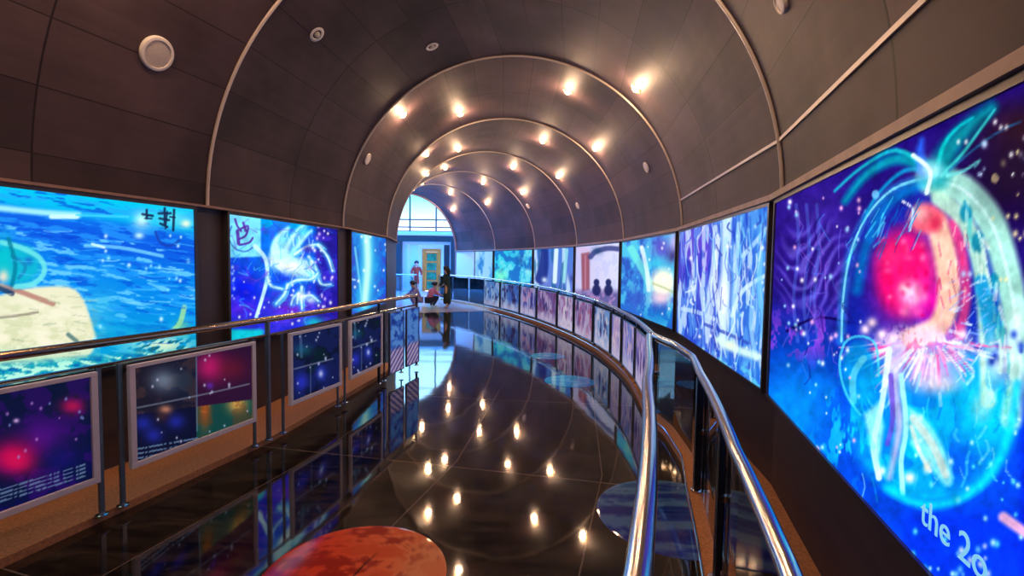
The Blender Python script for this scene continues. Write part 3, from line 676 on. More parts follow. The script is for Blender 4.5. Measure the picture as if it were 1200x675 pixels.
# ribs
for i, k in enumerate(range(-1, K1 + 1)):
    t = T1 + k * D; mb = MB()
    r = .014 if k < K1 else .05
    rr = RAD - .010
    pts = [P3(t, rr * math.cos(a), SZ + rr * math.sin(a)) for a in np.linspace(0, PI, 65)]
    if k == K1: pts = [P3(t, rr, 0.05)] + pts + [P3(t, -rr, 0.05)]
    mb.tube(pts, r, 8); structure(mb.build('trim_%d' % (i + 1), M['rib'] if k < K1 else M['ribdark'], smooth=True))
# long pale seam strips on the right haunch, brown cornices over the light boxes
def long_strip(name, material, sg, ang, t0, t1, w, h):
    a = math.radians(ang); mb = MB()
    for k in range(math.floor((t0 - T1) / D), math.ceil((t1 - T1) / D)):
        a0 = max(t0, T1 + k * D) + 1e-4; a1 = min(t1, T1 + (k + 1) * D) - 1e-4
        if a1 <= a0: continue
        q = []
        for t in (a0, a1):
            for dr, dl in ((0, -w / 2), (0, w / 2), (-h, w / 2), (-h, -w / 2)):
                r = RAD + dr; aa = a + dl / RAD
                q.append(P3(t, sg * r * math.cos(aa), SZ + r * math.sin(aa), facet))
        mb.hexa(q)
    return structure(mb.build(name, material))
long_strip('trim_9', M['rib'], 1, 10.2, T1 - 1.2 * D, T1 + 1.0 * D, .022, .012)
def flat_strip(name, material, t0, t1, o0, o1, z0, z1, f=facet, n=1):
    mb = MB(); ks = [t0] + [T1 + k * D / n for k in range(-40, 80) if t0 < T1 + k * D / n < t1] + [t1]
    for a0, a1 in zip(ks[:-1], ks[1:]):
        e = 1e-5 if f is facet else 0
        q = []
        for z in (z0, z1):
            q += [P3(a0 + e, o0, z, f), P3(a0 + e, o1, z, f), P3(a1 - e, o1, z, f), P3(a1 - e, o0, z, f)]
        mb.hexa(q)
    return structure(mb.build(name, material))
flat_strip('trim_10', M['cornice'], T1 + K0 * D, T1 + 6 * D, RAD - .085, RAD - .002, SZ + .004, SZ + .045)
flat_strip('trim_11', M['cornice'], T1 + K0 * D, T1 + 6 * D, -RAD + .002, -RAD + .075, SZ - .012, SZ + .008)
# raised brown plinths at the foot of both walls
flat_strip('trim_15', M['palefloor'], 15.4, ring_(6) - .05, -RAD + .02, RAD - .25, .0, .004, plan, 3)  # thin pale sheet over the dark floor before the exit
flat_strip('trim_14', M['plaster'], ring_(6) - 1.45, ring_(6) - .06, RAD - .03, RAD - .004, .08, SZ - .01)
flat_strip('baseboard_left', M['carpet'], T1 + K0 * D, 6.9, -RAD + .002, -1.70, 0, .05, facet)
flat_strip('baseboard_right', M['carpet'], T1 + K0 * D, T1 + 5.9 * D, 2.14, RAD - .002, 0, .06, facet)

# ------------------------------------------------------------------ light boxes
def lightbox(sg, t0, t1, z0, z1, paint, label, group, nu, nv, crop=None):
    a = P3(t0, sg * (RAD - .002), 0, facet); b = P3(t1, sg * (RAD - .002), 0, facet)
    d = (b - a); L = d.length; d.normalize(); nrm = Vector((d.y, -d.x, 0)) * (-sg)     # into the tunnel
    root = empty('lightbox', (a + b) / 2 + Vector((0, 0, z0)), label, 'light box', group)
    def pt(u, z, n): return a + d * u + Vector((0, 0, z)) + nrm * n
    mb = MB()
    mb.hexa([pt(.01, z0 + .01, .0), pt(L - .01, z0 + .01, .0), pt(L - .01, z0 + .01, .048), pt(.01, z0 + .01, .048), pt(.01, z1 - .01, .0), pt(L - .01, z1 - .01, .0), pt(L - .01, z1 - .01, .048), pt(.01, z1 - .01, .048)])
    mb.build('backing', M['backing'], root)
    mb = MB(); w = .026
    for u0, u1, q0, q1 in ((0, L, z0, z0 + w), (0, L, z1 - w, z1), (0, w, z0 + w, z1 - w), (L - w, L, z0 + w, z1 - w)):
        mb.hexa([pt(u0, q0, 0), pt(u1, q0, 0), pt(u1, q0, .065), pt(u0, q0, .065), pt(u0, q1, 0), pt(u1, q1, 0), pt(u1, q1, .065), pt(u0, q1, .065)])
    mb.build('frame', M['frame'], root)
    o0 = pt(w, z0 + w, .052); du = d * (L - 2 * w); dv = Vector((0, 0, z1 - z0 - 2 * w))
    us = None
    if crop:     # finer sheet towards the viewer
        us = 1 - (np.linspace(0, 1, nu) ** crop)[::-1]; us = 1 - us[::-1] if crop < 0 else np.linspace(0, 1, nu)
    if sg < 0: printed('picture', o0, du, dv, nu, nv, paint, M['art'], root, us)
    else: printed('picture', o0 + du, -du, dv, nu, nv, paint, M['art'], root, us)
    return root, pt, L

GR, GL = 'backlit pictures along the outer curved wall', 'backlit pictures along the inner curved wall'
def ring(k): return T1 + k * D
RZ0, RZ1, LZ0, LZ1 = .69, 2.052, .79, 2.035
R1, ptR, LR = lightbox(1, ring(-1) + .05, ring(0) + -.0 - .03, RZ0, RZ1, art_bubble, 'largest backlit picture, glowing pink figure inside a turquoise water bubble', GR, 560, 260)
lightbox(1, ring(0) + .06, ring(1) - .06, RZ0, RZ1, art_fall, 'backlit picture of white and blue waterfall streaks, next to the pink figure bubble', GR, 250, 130)
lightbox(1, ring(1) + .06, ring(2) - .06, RZ0, RZ1, art_dawn, 'backlit picture with a cream glowing ball over teal and blue', GR, 190, 90)
lightbox(1, ring(2) + .06, ring(3) - .06, RZ0, RZ1, art_arch, 'backlit pale lavender picture with red column and two dark silhouettes', GR, 150, 70)
lightbox(1, ring(3) + .06, ring(4) - .06, RZ0, RZ1, art_stripes, 'backlit picture of vertical navy and white stripes, beyond the lavender one', GR, 120, 60)
lightbox(1, ring(4) + .06, ring(5) - .06, RZ0, RZ1, art_lagoon, 'backlit turquoise picture with a green glow, second from the tunnel exit', GR, 100, 50)
lightbox(1, ring(5) + .06, ring(6) - 1.55, RZ0, RZ1, art_mist, 'backlit pale misty blue picture, nearest the tunnel exit', GR, 80, 40)
lightbox(-1, ring(-1) + .20, ring(0) - .17, LZ0, LZ1, art_shore, 'wide backlit seascape with cream rock and turquoise creature on blue water', GL, 330, 170)
lightbox(-1, ring(0) + .20, ring(1) - .26, LZ0, LZ1, art_winged, 'backlit picture of a white winged horse on blue and purple', GL, 220, 150)
lightbox(-1, ring(1) + .20, ring(2) - .26, LZ0, LZ1, art_column, 'backlit picture of a vertical cyan light column, beyond the winged horse', GL, 150, 100)
# lettering on the first picture
def lettering(txt, u, z, size):
    cu = bpy.data.curves.new('lettering', 'FONT'); cu.body = txt; cu.size = size; cu.extrude = .0012; cu.materials.append(M['letter'])
    o = bpy.data.objects.new('lettering', cu); col.objects.link(o)
    dg = bpy.context.evaluated_depsgraph_get(); dg.update()
    me = bpy.data.meshes.new_from_object(o.evaluated_get(dg)); bpy.data.objects.remove(o)
    p = ptR(u, z, .0545); q = ptR(u - 1, z, .0545); r = ptR(u, z, 1.0545)
    X = (q - p).normalized(); Zv = (r - p).normalized(); Y = Vector((0, 0, 1))
    m = Matrix((X, Y, Zv)).transposed().to_4x4(); m.translation = p
    me.transform(m); o = bpy.data.objects.new('lettering', me); col.objects.link(o)
    o.parent = R1; o.matrix_parent_inverse = R1.matrix_basis.inverted()
    return o
LET = [lettering('the 2o', 1.115, .835, .115)]

# ------------------------------------------------------------------ ceiling fixtures
def vault_frame(k, ang, sink=.0):
    """matrix whose +Z looks from the vault into the tunnel"""
    t = T1 + k * D; a = math.radians(ang); r = RAD - sink
    p = P3(t, r * math.cos(a), SZ + r * math.sin(a), facet)
    c = P3(t, 0, SZ, facet); z = (c - p).normalized()
    h = bay_heading(t); y = Vector((-math.sin(h), math.cos(h), 0)); x = y.cross(z).normalized(); y = z.cross(x)
    m = Matrix((x, y, z)).transposed().to_4x4(); m.translation = p
    return m

ROWS = {133: ('inner low row', [(.23, 0), (1.19, 1), (2.20, 1), (3.05, 1), (4.1, 1)]), 112: ('inner high row', [(.75, 0), (1.73, 1), (2.75, 1), (3.61, 1), (4.7, 1)]),
        68: ('outer high row', [(.30, 0), (1.30, 1), (2.33, 1), (3.34, 1), (4.30, 1), (5.29, 1)]), 46.5: ('outer low row', [(-.15, 0), (.82, 1), (1.83, 1), (2.80, 1), (3.77, 1), (4.76, 1), (5.7, 1)])}
ORD = ['first', 'second', 'third', 'fourth', 'fifth', 'sixth', 'seventh']
proto = {}
def GL_PT(m, lit, e=30):
    if not lit: return
    l = bpy.data.lights.new('lamp', 'POINT'); l.energy = e; l.color = (1, .62, .36); l.shadow_soft_size = .05
    o = bpy.data.objects.new('lamp', l); col.objects.link(o); o.matrix_world = m @ Matrix.Translation((0, 0, .11))
for k_, a_ in ((-.5, 133), (-.5, 46.5), (-1.4, 112), (-1.4, 68), (-.2, 68), (-.2, 112)):      # added unseen lamps without fixtures, brightening the near stretch
    GL_PT(vault_frame(k_, a_), 1)
for ang, (rowname, items) in ROWS.items():
    nth = 0
    for k, lit in items:
        m = vault_frame(k, ang); GL_PT(m, lit)
        side = 'inner' if ang > 90 else 'outer'; hl = 'lower' if ang in (133, 46.5) else 'upper'
        if lit:
            lab = 'glowing amber downlight, %s one along the %s ceiling row of the %s curve' % (ORD[nth], hl, side); nth += 1
            grp = 'lit downlights in the vault'
        else:
            lab = 'small unlit downlight starting the %s ceiling row of the %s curve' % (hl, side); grp = 'unlit downlights in the vault'
        root = empty('downlight', (0, 0, 0), lab, 'ceiling light', grp); root.matrix_basis = m
        key = lit
        if key not in proto:
            a = MB(); a.lathe([(.045, .001), (.075, .001), (.078, .006), (.072, .011), (.052, .012), (.045, .005)], seg=24, cap=False); ro = a.build('ring', M['gold'] if lit else M['white'], smooth=True)
            a = MB(); R_ = .055 if lit else .03
            a.lathe([(R_, .002)] + [(R_ * math.cos(b), .004 + R_ * .75 * math.sin(b)) for b in np.linspace(.1, 1.45, 7)], seg=20); bo = a.build('bulb', M['lamp'] if lit else M['dead'], smooth=True)
            proto[key] = (ro, bo)
            ro.parent = root; bo.parent = root
        else:
            for s in proto[key]:
                c = s.copy(); col.objects.link(c); c.parent = root; c.matrix_parent_inverse = Matrix()

def disc_fixture(name, k, ang, r, label, cat, group=None):
    root = empty(name, (0, 0, 0), label, cat, group); root.matrix_basis = vault_frame(k, ang)
    a = MB(); a.lathe([(r, .001), (r, .014), (r * .94, .022), (r * .80, .024), (r * .79, .016)], seg=36, cap=False); o = a.build('rim', M['white'], smooth=True); o.parent = root
    a = MB(); a.lathe([(r * .795, .002), (r * .79, .016), (r * .4, .019), (.002, .020)], seg=36); o = a.build('grille' if r > .1 else 'lens', M['grille'] if r > .1 else M['white'], smooth=True); o.parent = root
    return root
disc_fixture('ceiling_speaker', -.25, 153.3, .125, 'round off-white ceiling speaker with pale rim above the seascape light box', 'speaker')
G_ = 'small white ceiling detectors'
disc_fixture('smoke_detector', -.23, 24.9, .06, 'small white detector cut by the top picture edge, above the pink bubble picture', 'detector', G_)
disc_fixture('smoke_detector', 1.15, 153.7, .085, 'small white detector on the vault above the cyan column light box', 'detector', G_)
disc_fixture('smoke_detector', 1.29, 26.1, .085, 'small white detector on the vault above the cream ball picture', 'detector', G_)
disc_fixture('smoke_detector', 2.78, 25.1, .085, 'small white detector on the vault above the striped navy picture', 'detector', G_)
disc_fixture('smoke_detector', 3.87, 35, .085, 'small white detector on the vault, farthest one towards the exit', 'detector', G_)

# ------------------------------------------------------------------ left handrail with information boards
LT = [-2.2, 0, 2, 3.4, 4.5, 5.6, 6.2, 6.74]; LO = [-1.76, -1.745, -1.72, -1.66, -1.60, -1.55, -1.47, -1.38]
def lo(t): return float(np.interp(t, LT, LO))
def LP(t, z, dn=0.): return P3(t, lo(t) + dn, z)
root = empty('handrail', LP(2, .05), 'long handrail with posts running along the inner wall over the brown plinth', 'handrail')
tl = list(np.arange(-2.2, 6.70, .25)) + [6.74]
mb = MB(); mb.tube([LP(t, 1.09) for t in tl], .026, 12); mb.build('top_rail', M['bronze'], root, smooth=True)
mb = MB(); mb.tube([LP(t, .955) for t in tl], .013, 8); mb.build('lower_rail', M['steel'], root, smooth=True)
posts = [(-.5, 1), (.62, 0), (.75, 0), (1.90, 0), (2.03, 0), (3.16, 0), (3.33, 1), (3.52, 0), (4.43, 0), (4.58, 0), (5.50, 1), (5.66, 0), (6.2, 0), (6.74, 1)]
for t, full in posts:
    z0 = .05 if t < 6.9 else 0
    mb = MB(); mb.bar(LP(t, z0), LP(t, 1.07 if full else .955), .014 if not full else .03, .035, up=(0, 1, 0)); 
    p = mb.build('post', M['greymetal'] if t < 5 else M['darkmetal'], root, bevel=.002)
    b = MB(); mtx = Matrix.Translation(LP(t, z0)); b.lathe([(.034, 0), (.034, .008), (.02, .014)], mtx, 16); b.build('foot', M['steel'], p, smooth=True)
    if full:
        b = MB(); b.lathe([(.012, 0), (.012, .03)], Matrix.Translation(LP(t, 1.06)), 10); b.build('rail_bracket', M['steel'], p)
def info_panel(t0, t1, z0, z1, paint, label, nu, nv, PF=None, dn=.03, group='framed space boards hung on the handrail', w=.036, fm='whiteframe', sg=1):
    a = (PF or LP)(t0, 0, dn); b = (PF or LP)(t1, 0, dn); d = (b - a); L = d.length; d.normalize(); n = Vector((d.y, -d.x, 0)) * sg
    rt = empty('info_panel', (a + b) / 2 + Vector((0, 0, z0)), label, 'information board', group)
    def pt(u, z, k): return a + d * u + Vector((0, 0, z)) + n * k
    mb = MB()
    for u0, u1, q0, q1 in ((0, L, z0, z0 + w), (0, L, z1 - w * .7, z1), (0, w, z0 + w, z1 - w * .7), (L - w, L, z0 + w, z1 - w * .7)):
        mb.hexa([pt(u0, q0, 0), pt(u1, q0, 0), pt(u1, q0, .03), pt(u0, q0, .03), pt(u0, q1, 0), pt(u1, q1, 0), pt(u1, q1, .03), pt(u0, q1, .03)])
    mb.build('frame', M[fm], rt, bevel=.003)
    mb = MB(); mb.hexa([pt(w, z0 + w, .002), pt(L - w, z0 + w, .002), pt(L - w, z0 + w, .014), pt(w, z0 + w, .014), pt(w, z1 - w * .7, .002), pt(L - w, z1 - w * .7, .002), pt(L - w, z1 - w * .7, .014), pt(w, z1 - w * .7, .014)]); mb.build('backing', M['backing'], rt)
    printed('picture', pt(w, z0 + w, .016), d * (L - 2 * w), Vector((0, 0, z1 - z0 - 1.7 * w)), nu, nv, paint, M['info'], rt)
info_panel(.78, 1.86, .28, .935, info_crimson, 'framed board showing a crimson and purple nebula, at the left picture edge', 180, 110)
info_panel(2.05, 3.12, .28, .935, info_four, 'framed board with four nebula photos, pink and orange ones on one side', 190, 120)
info_panel(3.55, 4.42, .29, .945, info_blue(336, 390, 390, 470), 'framed board with blue star photos, right after the tall post', 120, 90)
info_panel(4.60, 5.48, .30, .945, info_blue(405, 441, 375, 438), 'narrowest framed board of dark teal and blue photos, next to the painted glass panels', 100, 80)

def info_reflect(a):  # reflections in the end glass, painted as a glowing blue and pink print
    a.c[:] = np.array((52, 96, 190)) / 255; n = a.noise(4, 6, 4, 3); a.mix(up_(n, .5) * .6, (110, 170, 235)); a.mix(dn_(n, .36) * .6, (24, 40, 120))
    m = np.clip((.42 - a.v) / .08, 0, 1); a.mix(m * .8, (90, 80, 140)); a.mix(m * (np.sin((a.v * 9 - a.u * 3) * 6.28) > .1) * .75, (226, 190, 216))
info_panel(5.71, 6.16, .12, .93, info_reflect, 'narrow frameless blue panel painted as reflecting glass with pink stripes, near the handrail end', 50, 60, w=.012, fm='greymetal')
info_panel(6.25, 6.70, .12, .93, info_reflect, 'last blue handrail panel painted as reflecting glass, against its dark end post', 50, 60, w=.012, fm='greymetal')

# ------------------------------------------------------------------ outer balustrade with glass
BT = [-2.2, 1.2, 1.9, 3.2, 3.75, 4.32, 4.79, 6.4, 8.3, 10.8, 13, 16, 20.3]; BO = [1.76, 1.76, 1.745, 1.785, 1.83, 1.78, 1.67, 1.71, 1.64, 1.42, 1.30, 1.25, 1.25]
def bo_(t): return float(np.interp(t, BT, BO))
def bz(t): return float(np.interp(t, [6.6, 8.5, 11, 14, 17], [.874, .92, .985, 1.015, 1.05]))
def BP(t, z, dn=0.): return P3(t, bo_(t) + dn, z)
root = empty('balustrade', BP(8, 0), 'long curved glass balustrade with metal posts beside the outer wall', 'balustrade')
tl = sorted(set(list(np.arange(-2.2, 20.3, .3)) + [1.2, 1.9, 3.2, 3.45, 3.6, 3.75, 3.9, 4.32, 4.79]))
mb = MB(); mb.tube([BP(t, bz(t)) for t in tl], .027, 12); mb.build('top_rail', M['steel'], root, smooth=True)
mb = MB()
for t0, t1 in zip(tl[:-1], tl[1:]):
    q = []
    for z in (.0, .07): q += [BP(t0, z, -.055), BP(t0, z, .055), BP(t1, z, .055), BP(t1, z, -.055)]
    mb.hexa(q)
mb.build('kerb', M['carpet'], root)
mb = MB()
for s in (-.058, .058):
    mb.tube([BP(t, .072, s) for t in tl], .007, 6)
mb.build('kerb_edging', M['steel'], root, smooth=True)
bposts = [-1.2, 0.1, 1.2, 2.30, 3.18, 4.79, 5.91, 6.81, 7.48, 8.56, 9.70, 10.76, 12.22, 13.52, 15.10, 16.49, 17.8, 19.1, 20.2]
for i, t in enumerate(bposts):
    wide = t in (3.18, 5.91, 8.56, 10.76, 13.52)
    mb = MB(); mb.bar(BP(t, .07), BP(t, bz(t) - .02), .045 if wide else .028, .03, up=(0, 1, 0)); p = mb.build('post', M['darkmetal'], root, bevel=.003)
    b = MB(); b.lathe([(.04, 0), (.04, .01), (.028, .016)], Matrix.Translation(BP(t, .072)), 16); b.build('foot', M['steel'], p, smooth=True)
    b = MB(); b.bar(BP(t, bz(t) * .55) , BP(t, bz(t) * .55, .045), .03, .03); b.build('glass_clamp', M['steel'], p)
for t0, t1 in zip(bposts[:-1], bposts[1:]):
    ks = [t0 + .03] + [t for t in tl if t0 + .1 < t < t1 - .1] + [t1 - .03]; mb = MB()
    for a0, a1 in zip(ks[:-1], ks[1:]):
        q = [BP(a0, .10, .018), BP(a0, .10, .028), BP(a1, .10, .028), BP(a1, .10, .018), BP(a0, bz(a0) - .06, .018), BP(a0, bz(a0) - .06, .028), BP(a1, bz(a1) - .06, .028), BP(a1, bz(a1) - .06, .018)]
        mb.hexa(q)
    mb.build('glass_pane', M['glass'], root)

def info_patches(seed, ca, cb, cc):  # soft colour patches for unidentified pale imagery behind the balustrade glass
    def f(a):
        a.c[:] = np.array(ca) / 255; x, y = a.u * 6, a.v * 4
        n = a.noise(.9, 2.2, seed, 3, x, y); a.mix(up_(n, .5, .2) * .8, cb); n = a.noise(.7, 1.8, seed + 3, 3, x + 5, y); a.mix(dn_(n, .36, .14) * .8 * (a.v > .25), (52, 48, 112))
        n = a.noise(.6, .8, seed + 5, 2, x, y + 9); a.mix(up_(n, .62, .15) * .7, cc); a.mix(np.clip((.4 - a.v) / .3, 0, 1) * .65, (222, 214, 242))
    return f
CR = [((110, 130, 214), (176, 160, 226), (226, 190, 216), 'lavender and blue board on the balustrade below the cream ball picture'),
      ((150, 150, 220), (206, 170, 214), (240, 214, 226), 'pale lilac board on the balustrade between two slim posts'),
      ((120, 160, 220), (206, 196, 236), (236, 226, 240), 'sky blue and lilac board on the balustrade below the arch picture'),
      ((150, 110, 170), (206, 190, 230), (160, 70, 110), 'white and wine red board on the balustrade, below the two silhouettes'),
      ((190, 170, 220), (236, 220, 240), (150, 90, 150), 'very pale pink board on the balustrade, below the red column'),
      ((120, 90, 160), (200, 180, 226), (120, 60, 110), 'dark plum and lilac board on the balustrade'),
      ((80, 80, 170), (190, 190, 236), (206, 150, 190), 'blue violet board on the balustrade below the turquoise picture'),
      ((70, 110, 200), (150, 190, 240), (40, 30, 80), 'deep blue board on the balustrade, third from the exit'),
      ((90, 140, 220), (180, 210, 246), (30, 40, 90), 'light blue board on the balustrade, nearest the exit')]
CR.insert(0, ((120, 110, 190), (190, 170, 226), (216, 180, 216), 'violet board on the balustrade right where the guard rail splits off'))
bp = [4.79, 5.91, 6.81, 7.48, 8.56, 9.70, 10.76, 12.22, 13.52, 15.10, 16.49]
for i, (t0, t1) in enumerate(zip(bp[:-1], bp[1:])):
    ca, cb, cc, lab = CR[i]
    info_panel(t0 + (.06 if i else .2), t1 - .06, .13, bz(t0) - .08, info_patches(11 + i * 7, ca, cb, cc), lab, 60, 44, PF=BP, dn=-.008, group='colour patch boards on the outer balustrade', w=.014, fm='greymetal', sg=-1)

# inner guard rail that leaves the balustrade and runs under the viewer
IT = [-2.2, 1.05, 2.8, 4.2, 4.70]; IO = [1.42, 1.42, 1.42, 1.54, 1.61]
def IP(t, z): return P3(t, float(np.interp(t, IT, IO)), z)
root = empty('guard_rail', IP(2.5, 0), 'thick polished guard rail splitting off the balustrade towards the viewer', 'guard rail')
til = list(np.arange(-2.2, 4.5, .3)) + [4.5, 4.70]
mb = MB(); mb.tube([IP(t, .874) for t in til], .034, 16); mb.build('top_rail', M['steel'], root, smooth=True)
for t in (.2, 1.6, 3.0, 4.4):
    mb = MB(); mb.lathe([(.036, 0), (.036, .01), (.016, .02), (.016, .85)], Matrix.Translation(IP(t, 0)), 14); mb.build('post', M['steel'], root, smooth=True)

# ------------------------------------------------------------------ printed floor discs
def floor_disc(name, t, off, r, paint, label):
    c = P3(t, off, .0); n = 70
    root_v = []; rr = np.linspace(0, r, 40); th = np.linspace(0, 2 * PI, n, endpoint=False)
    vs = [(c.x, c.y, .003)]; loc = [(0, 0)]
    for q in rr[1:]:
        for a in th: vs.append((c.x + q * math.cos(a), c.y + q * math.sin(a), .003 if q < r - 1e-6 else .0008)); loc.append((q * math.cos(a) / r, q * math.sin(a) / r))
    fs = [(0, 1 + k, 1 + (k + 1) % n) for k in range(n)]
    for i in range(len(rr) - 2):
        b = 1 + i * n
        fs += [(b + k, b + n + k, b + n + (k + 1) % n, b + (k + 1) % n) for k in range(n)]
    mb = MB(); mb.add(vs, fs); o = mb.build(name, M['decal']); loc = np.array(loc)
    a = Art(loc[:, 0] * 100, loc[:, 1] * 100); paint(a)
    at = o.data.color_attributes.new('print', 'FLOAT_COLOR', 'POINT')
    at.data.foreach_set('color', np.concatenate([a.linear(), np.ones((len(vs), 1))], 1).ravel().astype(np.float32))
    return tag(o, label, 'floor sticker', 'planet discs printed on the floor')
def p_mars(a):
    a.grad(-80, -30, 100, 30, (240, 52, 28), (250, 160, 100)); n = a.noise(30, 22, 3, 5); a.mix(up_(n, .54) * .6, (226, 80, 40)); a.mix(dn_(n, .40) * .65, (150, 24, 20)); a.blob(80, 20, 40, 70, (240, 160, 110), .6)
    h = heading(1.93); a.stroke([(100 * math.sin(h), -100 * math.cos(h)), (-100 * math.sin(h), 100 * math.cos(h))], 2.0, (40, 16, 12), .9, sm=0, soft=1.2)
def p_blue_disc(a):  # dark blue disc with bands, paler towards one edge
    a.grad(0, 90, 0, -90, (52, 110, 160), (18, 40, 170)); n = a.noise(90, 12, 3, 4); a.mix(up_(n, .52) * .6, (110, 160, 200)); a.mix(dn_(n, .4) * .6, (14, 26, 130))
def p_cyan_disc(a):  # cyan disc with paler bands
    a.grad(-60, 60, 60, -60, (40, 190, 240), (0, 120, 220)); n = a.noise(50, 14, 5, 3); a.mix(up_(n, .55) * .4, (130, 226, 250))
floor_disc('floor_sticker', 1.93, 0.0, .465, p_mars, 'red planet disc printed on the dark floor, cut by the bottom picture edge')
floor_disc('floor_sticker', 2.98, 1.62, .49, p_blue_disc, 'dark blue disc on the floor beneath the glass balustrade and guard rail')
floor_disc('floor_sticker', 6.2, .86, .34, p_cyan_disc, 'bright cyan disc on the floor in the middle of the bend')
floor_disc('floor_sticker', 7.9, .66, .30, p_cyan_disc, 'second cyan disc on the floor, farther along the bend')

# ------------------------------------------------------------------ bright hall beyond the exit
FY = 26.0
mb = MB()
endL = P3(ring(6), -RAD, 0); endR = P3(ring(6), RAD, 0)
mb.add([(-16, 15.2, -.001), (3, 15.2, -.001), (3, FY + 2, -.001), (-16, FY + 2, -.001)], [(0, 1, 2, 3)])
o = structure(mb.build('floor', M['palefloor'])); uvl = o.data.uv_layers.new(name='UVMap')
for lp in o.data.loops: v = o.data.vertices[lp.vertex_index].co; uvl.data[lp.index].uv = (v.x / 1.15, v.y / 1.9)
# wall face of the hall round the tunnel mouth
mb = MB(); H = 6.6; arcp = [(-RAD, 0)] + [(q[0], q[1]) for q in arc] + [(RAD, 0)]
ou = [(-9, 0), (-9, H)] + [(-9 + 13.5 * i / 20, H) for i in range(21)] + [(4.5, H), (4.5, 0)]
n = len(arcp); outer = []
for off, z in arcp:
    ang = math.atan2(z - SZ * .6, off)
    if z == 0: outer.append((-4.5 if off < 0 else 4.5, 0)); continue
    s = min(4.5 / max(1e-6, abs(math.cos(ang))), (H - SZ * .6) / max(1e-6, abs(math.sin(ang)))); outer.append((s * math.cos(ang), max(0, SZ * .6 + s * math.sin(ang))))
te = ring(6) + .03
vs = [P3(te, a, z) for a, z in arcp] + [P3(te, a, z) for a, z in outer]
mb.add(vs, [(i, i + 1, n + i + 1, n + i) for i in range(n - 1)]); structure(mb.build('wall_hall', M['plaster']))
# facade wall with portal opening (X -6.3..-3.0) and glazed upper zone
mb = MB()
mb.box((-15, FY, 0), (-6.27, FY + .2, 3.0)); mb.box((-2.96, FY, 0), (2, FY + .2, 3.0)); mb.box((-15, FY, 6.5), (2, FY + .2, 6.9)); structure(mb.build('wall_front', M['plaster']))
mb = MB(); mb.box((-15.2, 15.4, 0), (-15, FY + .2, 6.9)); structure(mb.build('wall_left', M['plaster']))
mb = MB(); mb.box((2, 18, 0), (2.2, FY + .2, 6.9)); structure(mb.build('wall_right', M['plaster']))
mb = MB(); mb.box((-15, 15.2, 0), (-8.2, 15.4, 6.9)); structure(mb.build('wall_back', M['plaster']))
# glazed band of the facade
w = structure(bpy.data.objects.new('window_1', None)); col.objects.link(w); w.location = (-5, FY, 3.2)
xs = [-15, -12.6, -10.2, -8.3, -6.9, -5.5, -4.1, -2.7, -1.3, .3, 2]
mb = MB()
for x in xs[1:-1]: mb.box((x - .035, FY + .02, 3.2), (x + .035, FY + .12, 6.5))
for z in (3.2, 3.42, 3.82, 5.3): mb.box((-15, FY + .03, z - .03), (2, FY + .11, z + .03))
mb.build('window_frame', M['mull'], w)
for x0, x1 in zip(xs[:-1], xs[1:]):
    mb = MB(); mb.box((x0 + .035, FY + .06, 3.23), (x1 - .035, FY + .07, 6.5)); mb.build('pane', M['pane'], w)
mb = MB(); mb.box((-15, FY - .06, 3.0), (2, FY + .16, 3.19)); structure(mb.build('trim_12', M['paleband']))
# unseen glazed roof of the hall, tint added to flood the exit with blue
w = structure(bpy.data.objects.new('window_2', None)); col.objects.link(w); w.location = (-6, 21, 6.9)
mb = MB()
for x in np.arange(-15, 2.1, 1.7): mb.box((x - .03, 15.2, 6.9), (x + .03, FY + .2, 7.0))
for y in (15.25, 18, 20.7, 23.4, FY + .1): mb.box((-15, y - .03, 6.9), (2, y + .03, 7.0))
mb.build('window_frame', M['mull'], w)
mb = MB(); mb.box((-15, 15.2, 6.94), (2, FY + .2, 6.95)); mb.build('pane', M['roofglass'], w)
# teal portal
mb = MB(); mb.box((-6.27, FY - .12, 0), (-5.94, FY + .3, 2.98)); mb.box((-3.29, FY - .12, 0), (-2.96, FY + .3, 2.98)); mb.box((-5.94, FY - .12, 2.66), (-3.29, FY + .3, 2.98)); structure(mb.build('trim_13', M['teal']))
mb = MB(); mb.box((-5.94, FY + .26, 0), (-4.86, FY + .34, 2.66)); mb.box((-3.86, FY + .26, 0), (-3.29, FY + .34, 2.66)); mb.box((-4.86, FY + .26, 2.28), (-3.86, FY + .34, 2.66)); structure(mb.build('wall_entrance', M['plaster']))
d1 = structure(bpy.data.objects.new('door_1', None)); col.objects.link(d1); d1.location = (-4.36, FY + .2, 0)
mb = MB()
mb.box((-4.86, FY + .18, 0), (-4.70, FY + .33, 2.28)); mb.box((-4.02, FY + .18, 0), (-3.86, FY + .33, 2.28)); mb.box((-4.70, FY + .18, 2.12), (-4.02, FY + .33, 2.28)); mb.build('door_frame', M['orange'], d1)
mb = MB(); mb.box((-4.69, FY + .24, .02), (-4.03, FY + .30, 2.11)); lf = mb.build('door_leaf', M['orange'], d1)
for i in range(4):
    mb = MB(); mb.box((-4.62, FY + .225, .12 + i * .5), (-4.10, FY + .245, .52 + i * .5)); mb.build('green_panel', M['green'], lf)
mb = MB(); mb.tube([(-4.12, FY + .2, .95), (-4.12, FY + .17, 1.0), (-4.12, FY + .17, 1.2), (-4.12, FY + .2, 1.25)], .012, 8); mb.build('door_handle', M['steel'], d1, smooth=True)
# sidelights in the entrance wall
for i, (x0, x1) in enumerate(((-5.86, -5.66), (-5.52, -5.10), (-3.70, -3.40))):
    mb = MB(); mb.box((x0, FY + .235, .1), (x1, FY + .262, 2.5)); structure(mb.build('window_%d' % (3 + i), M['paleband'] if i == 0 else M['teal'] if i == 2 else M['paleband']))
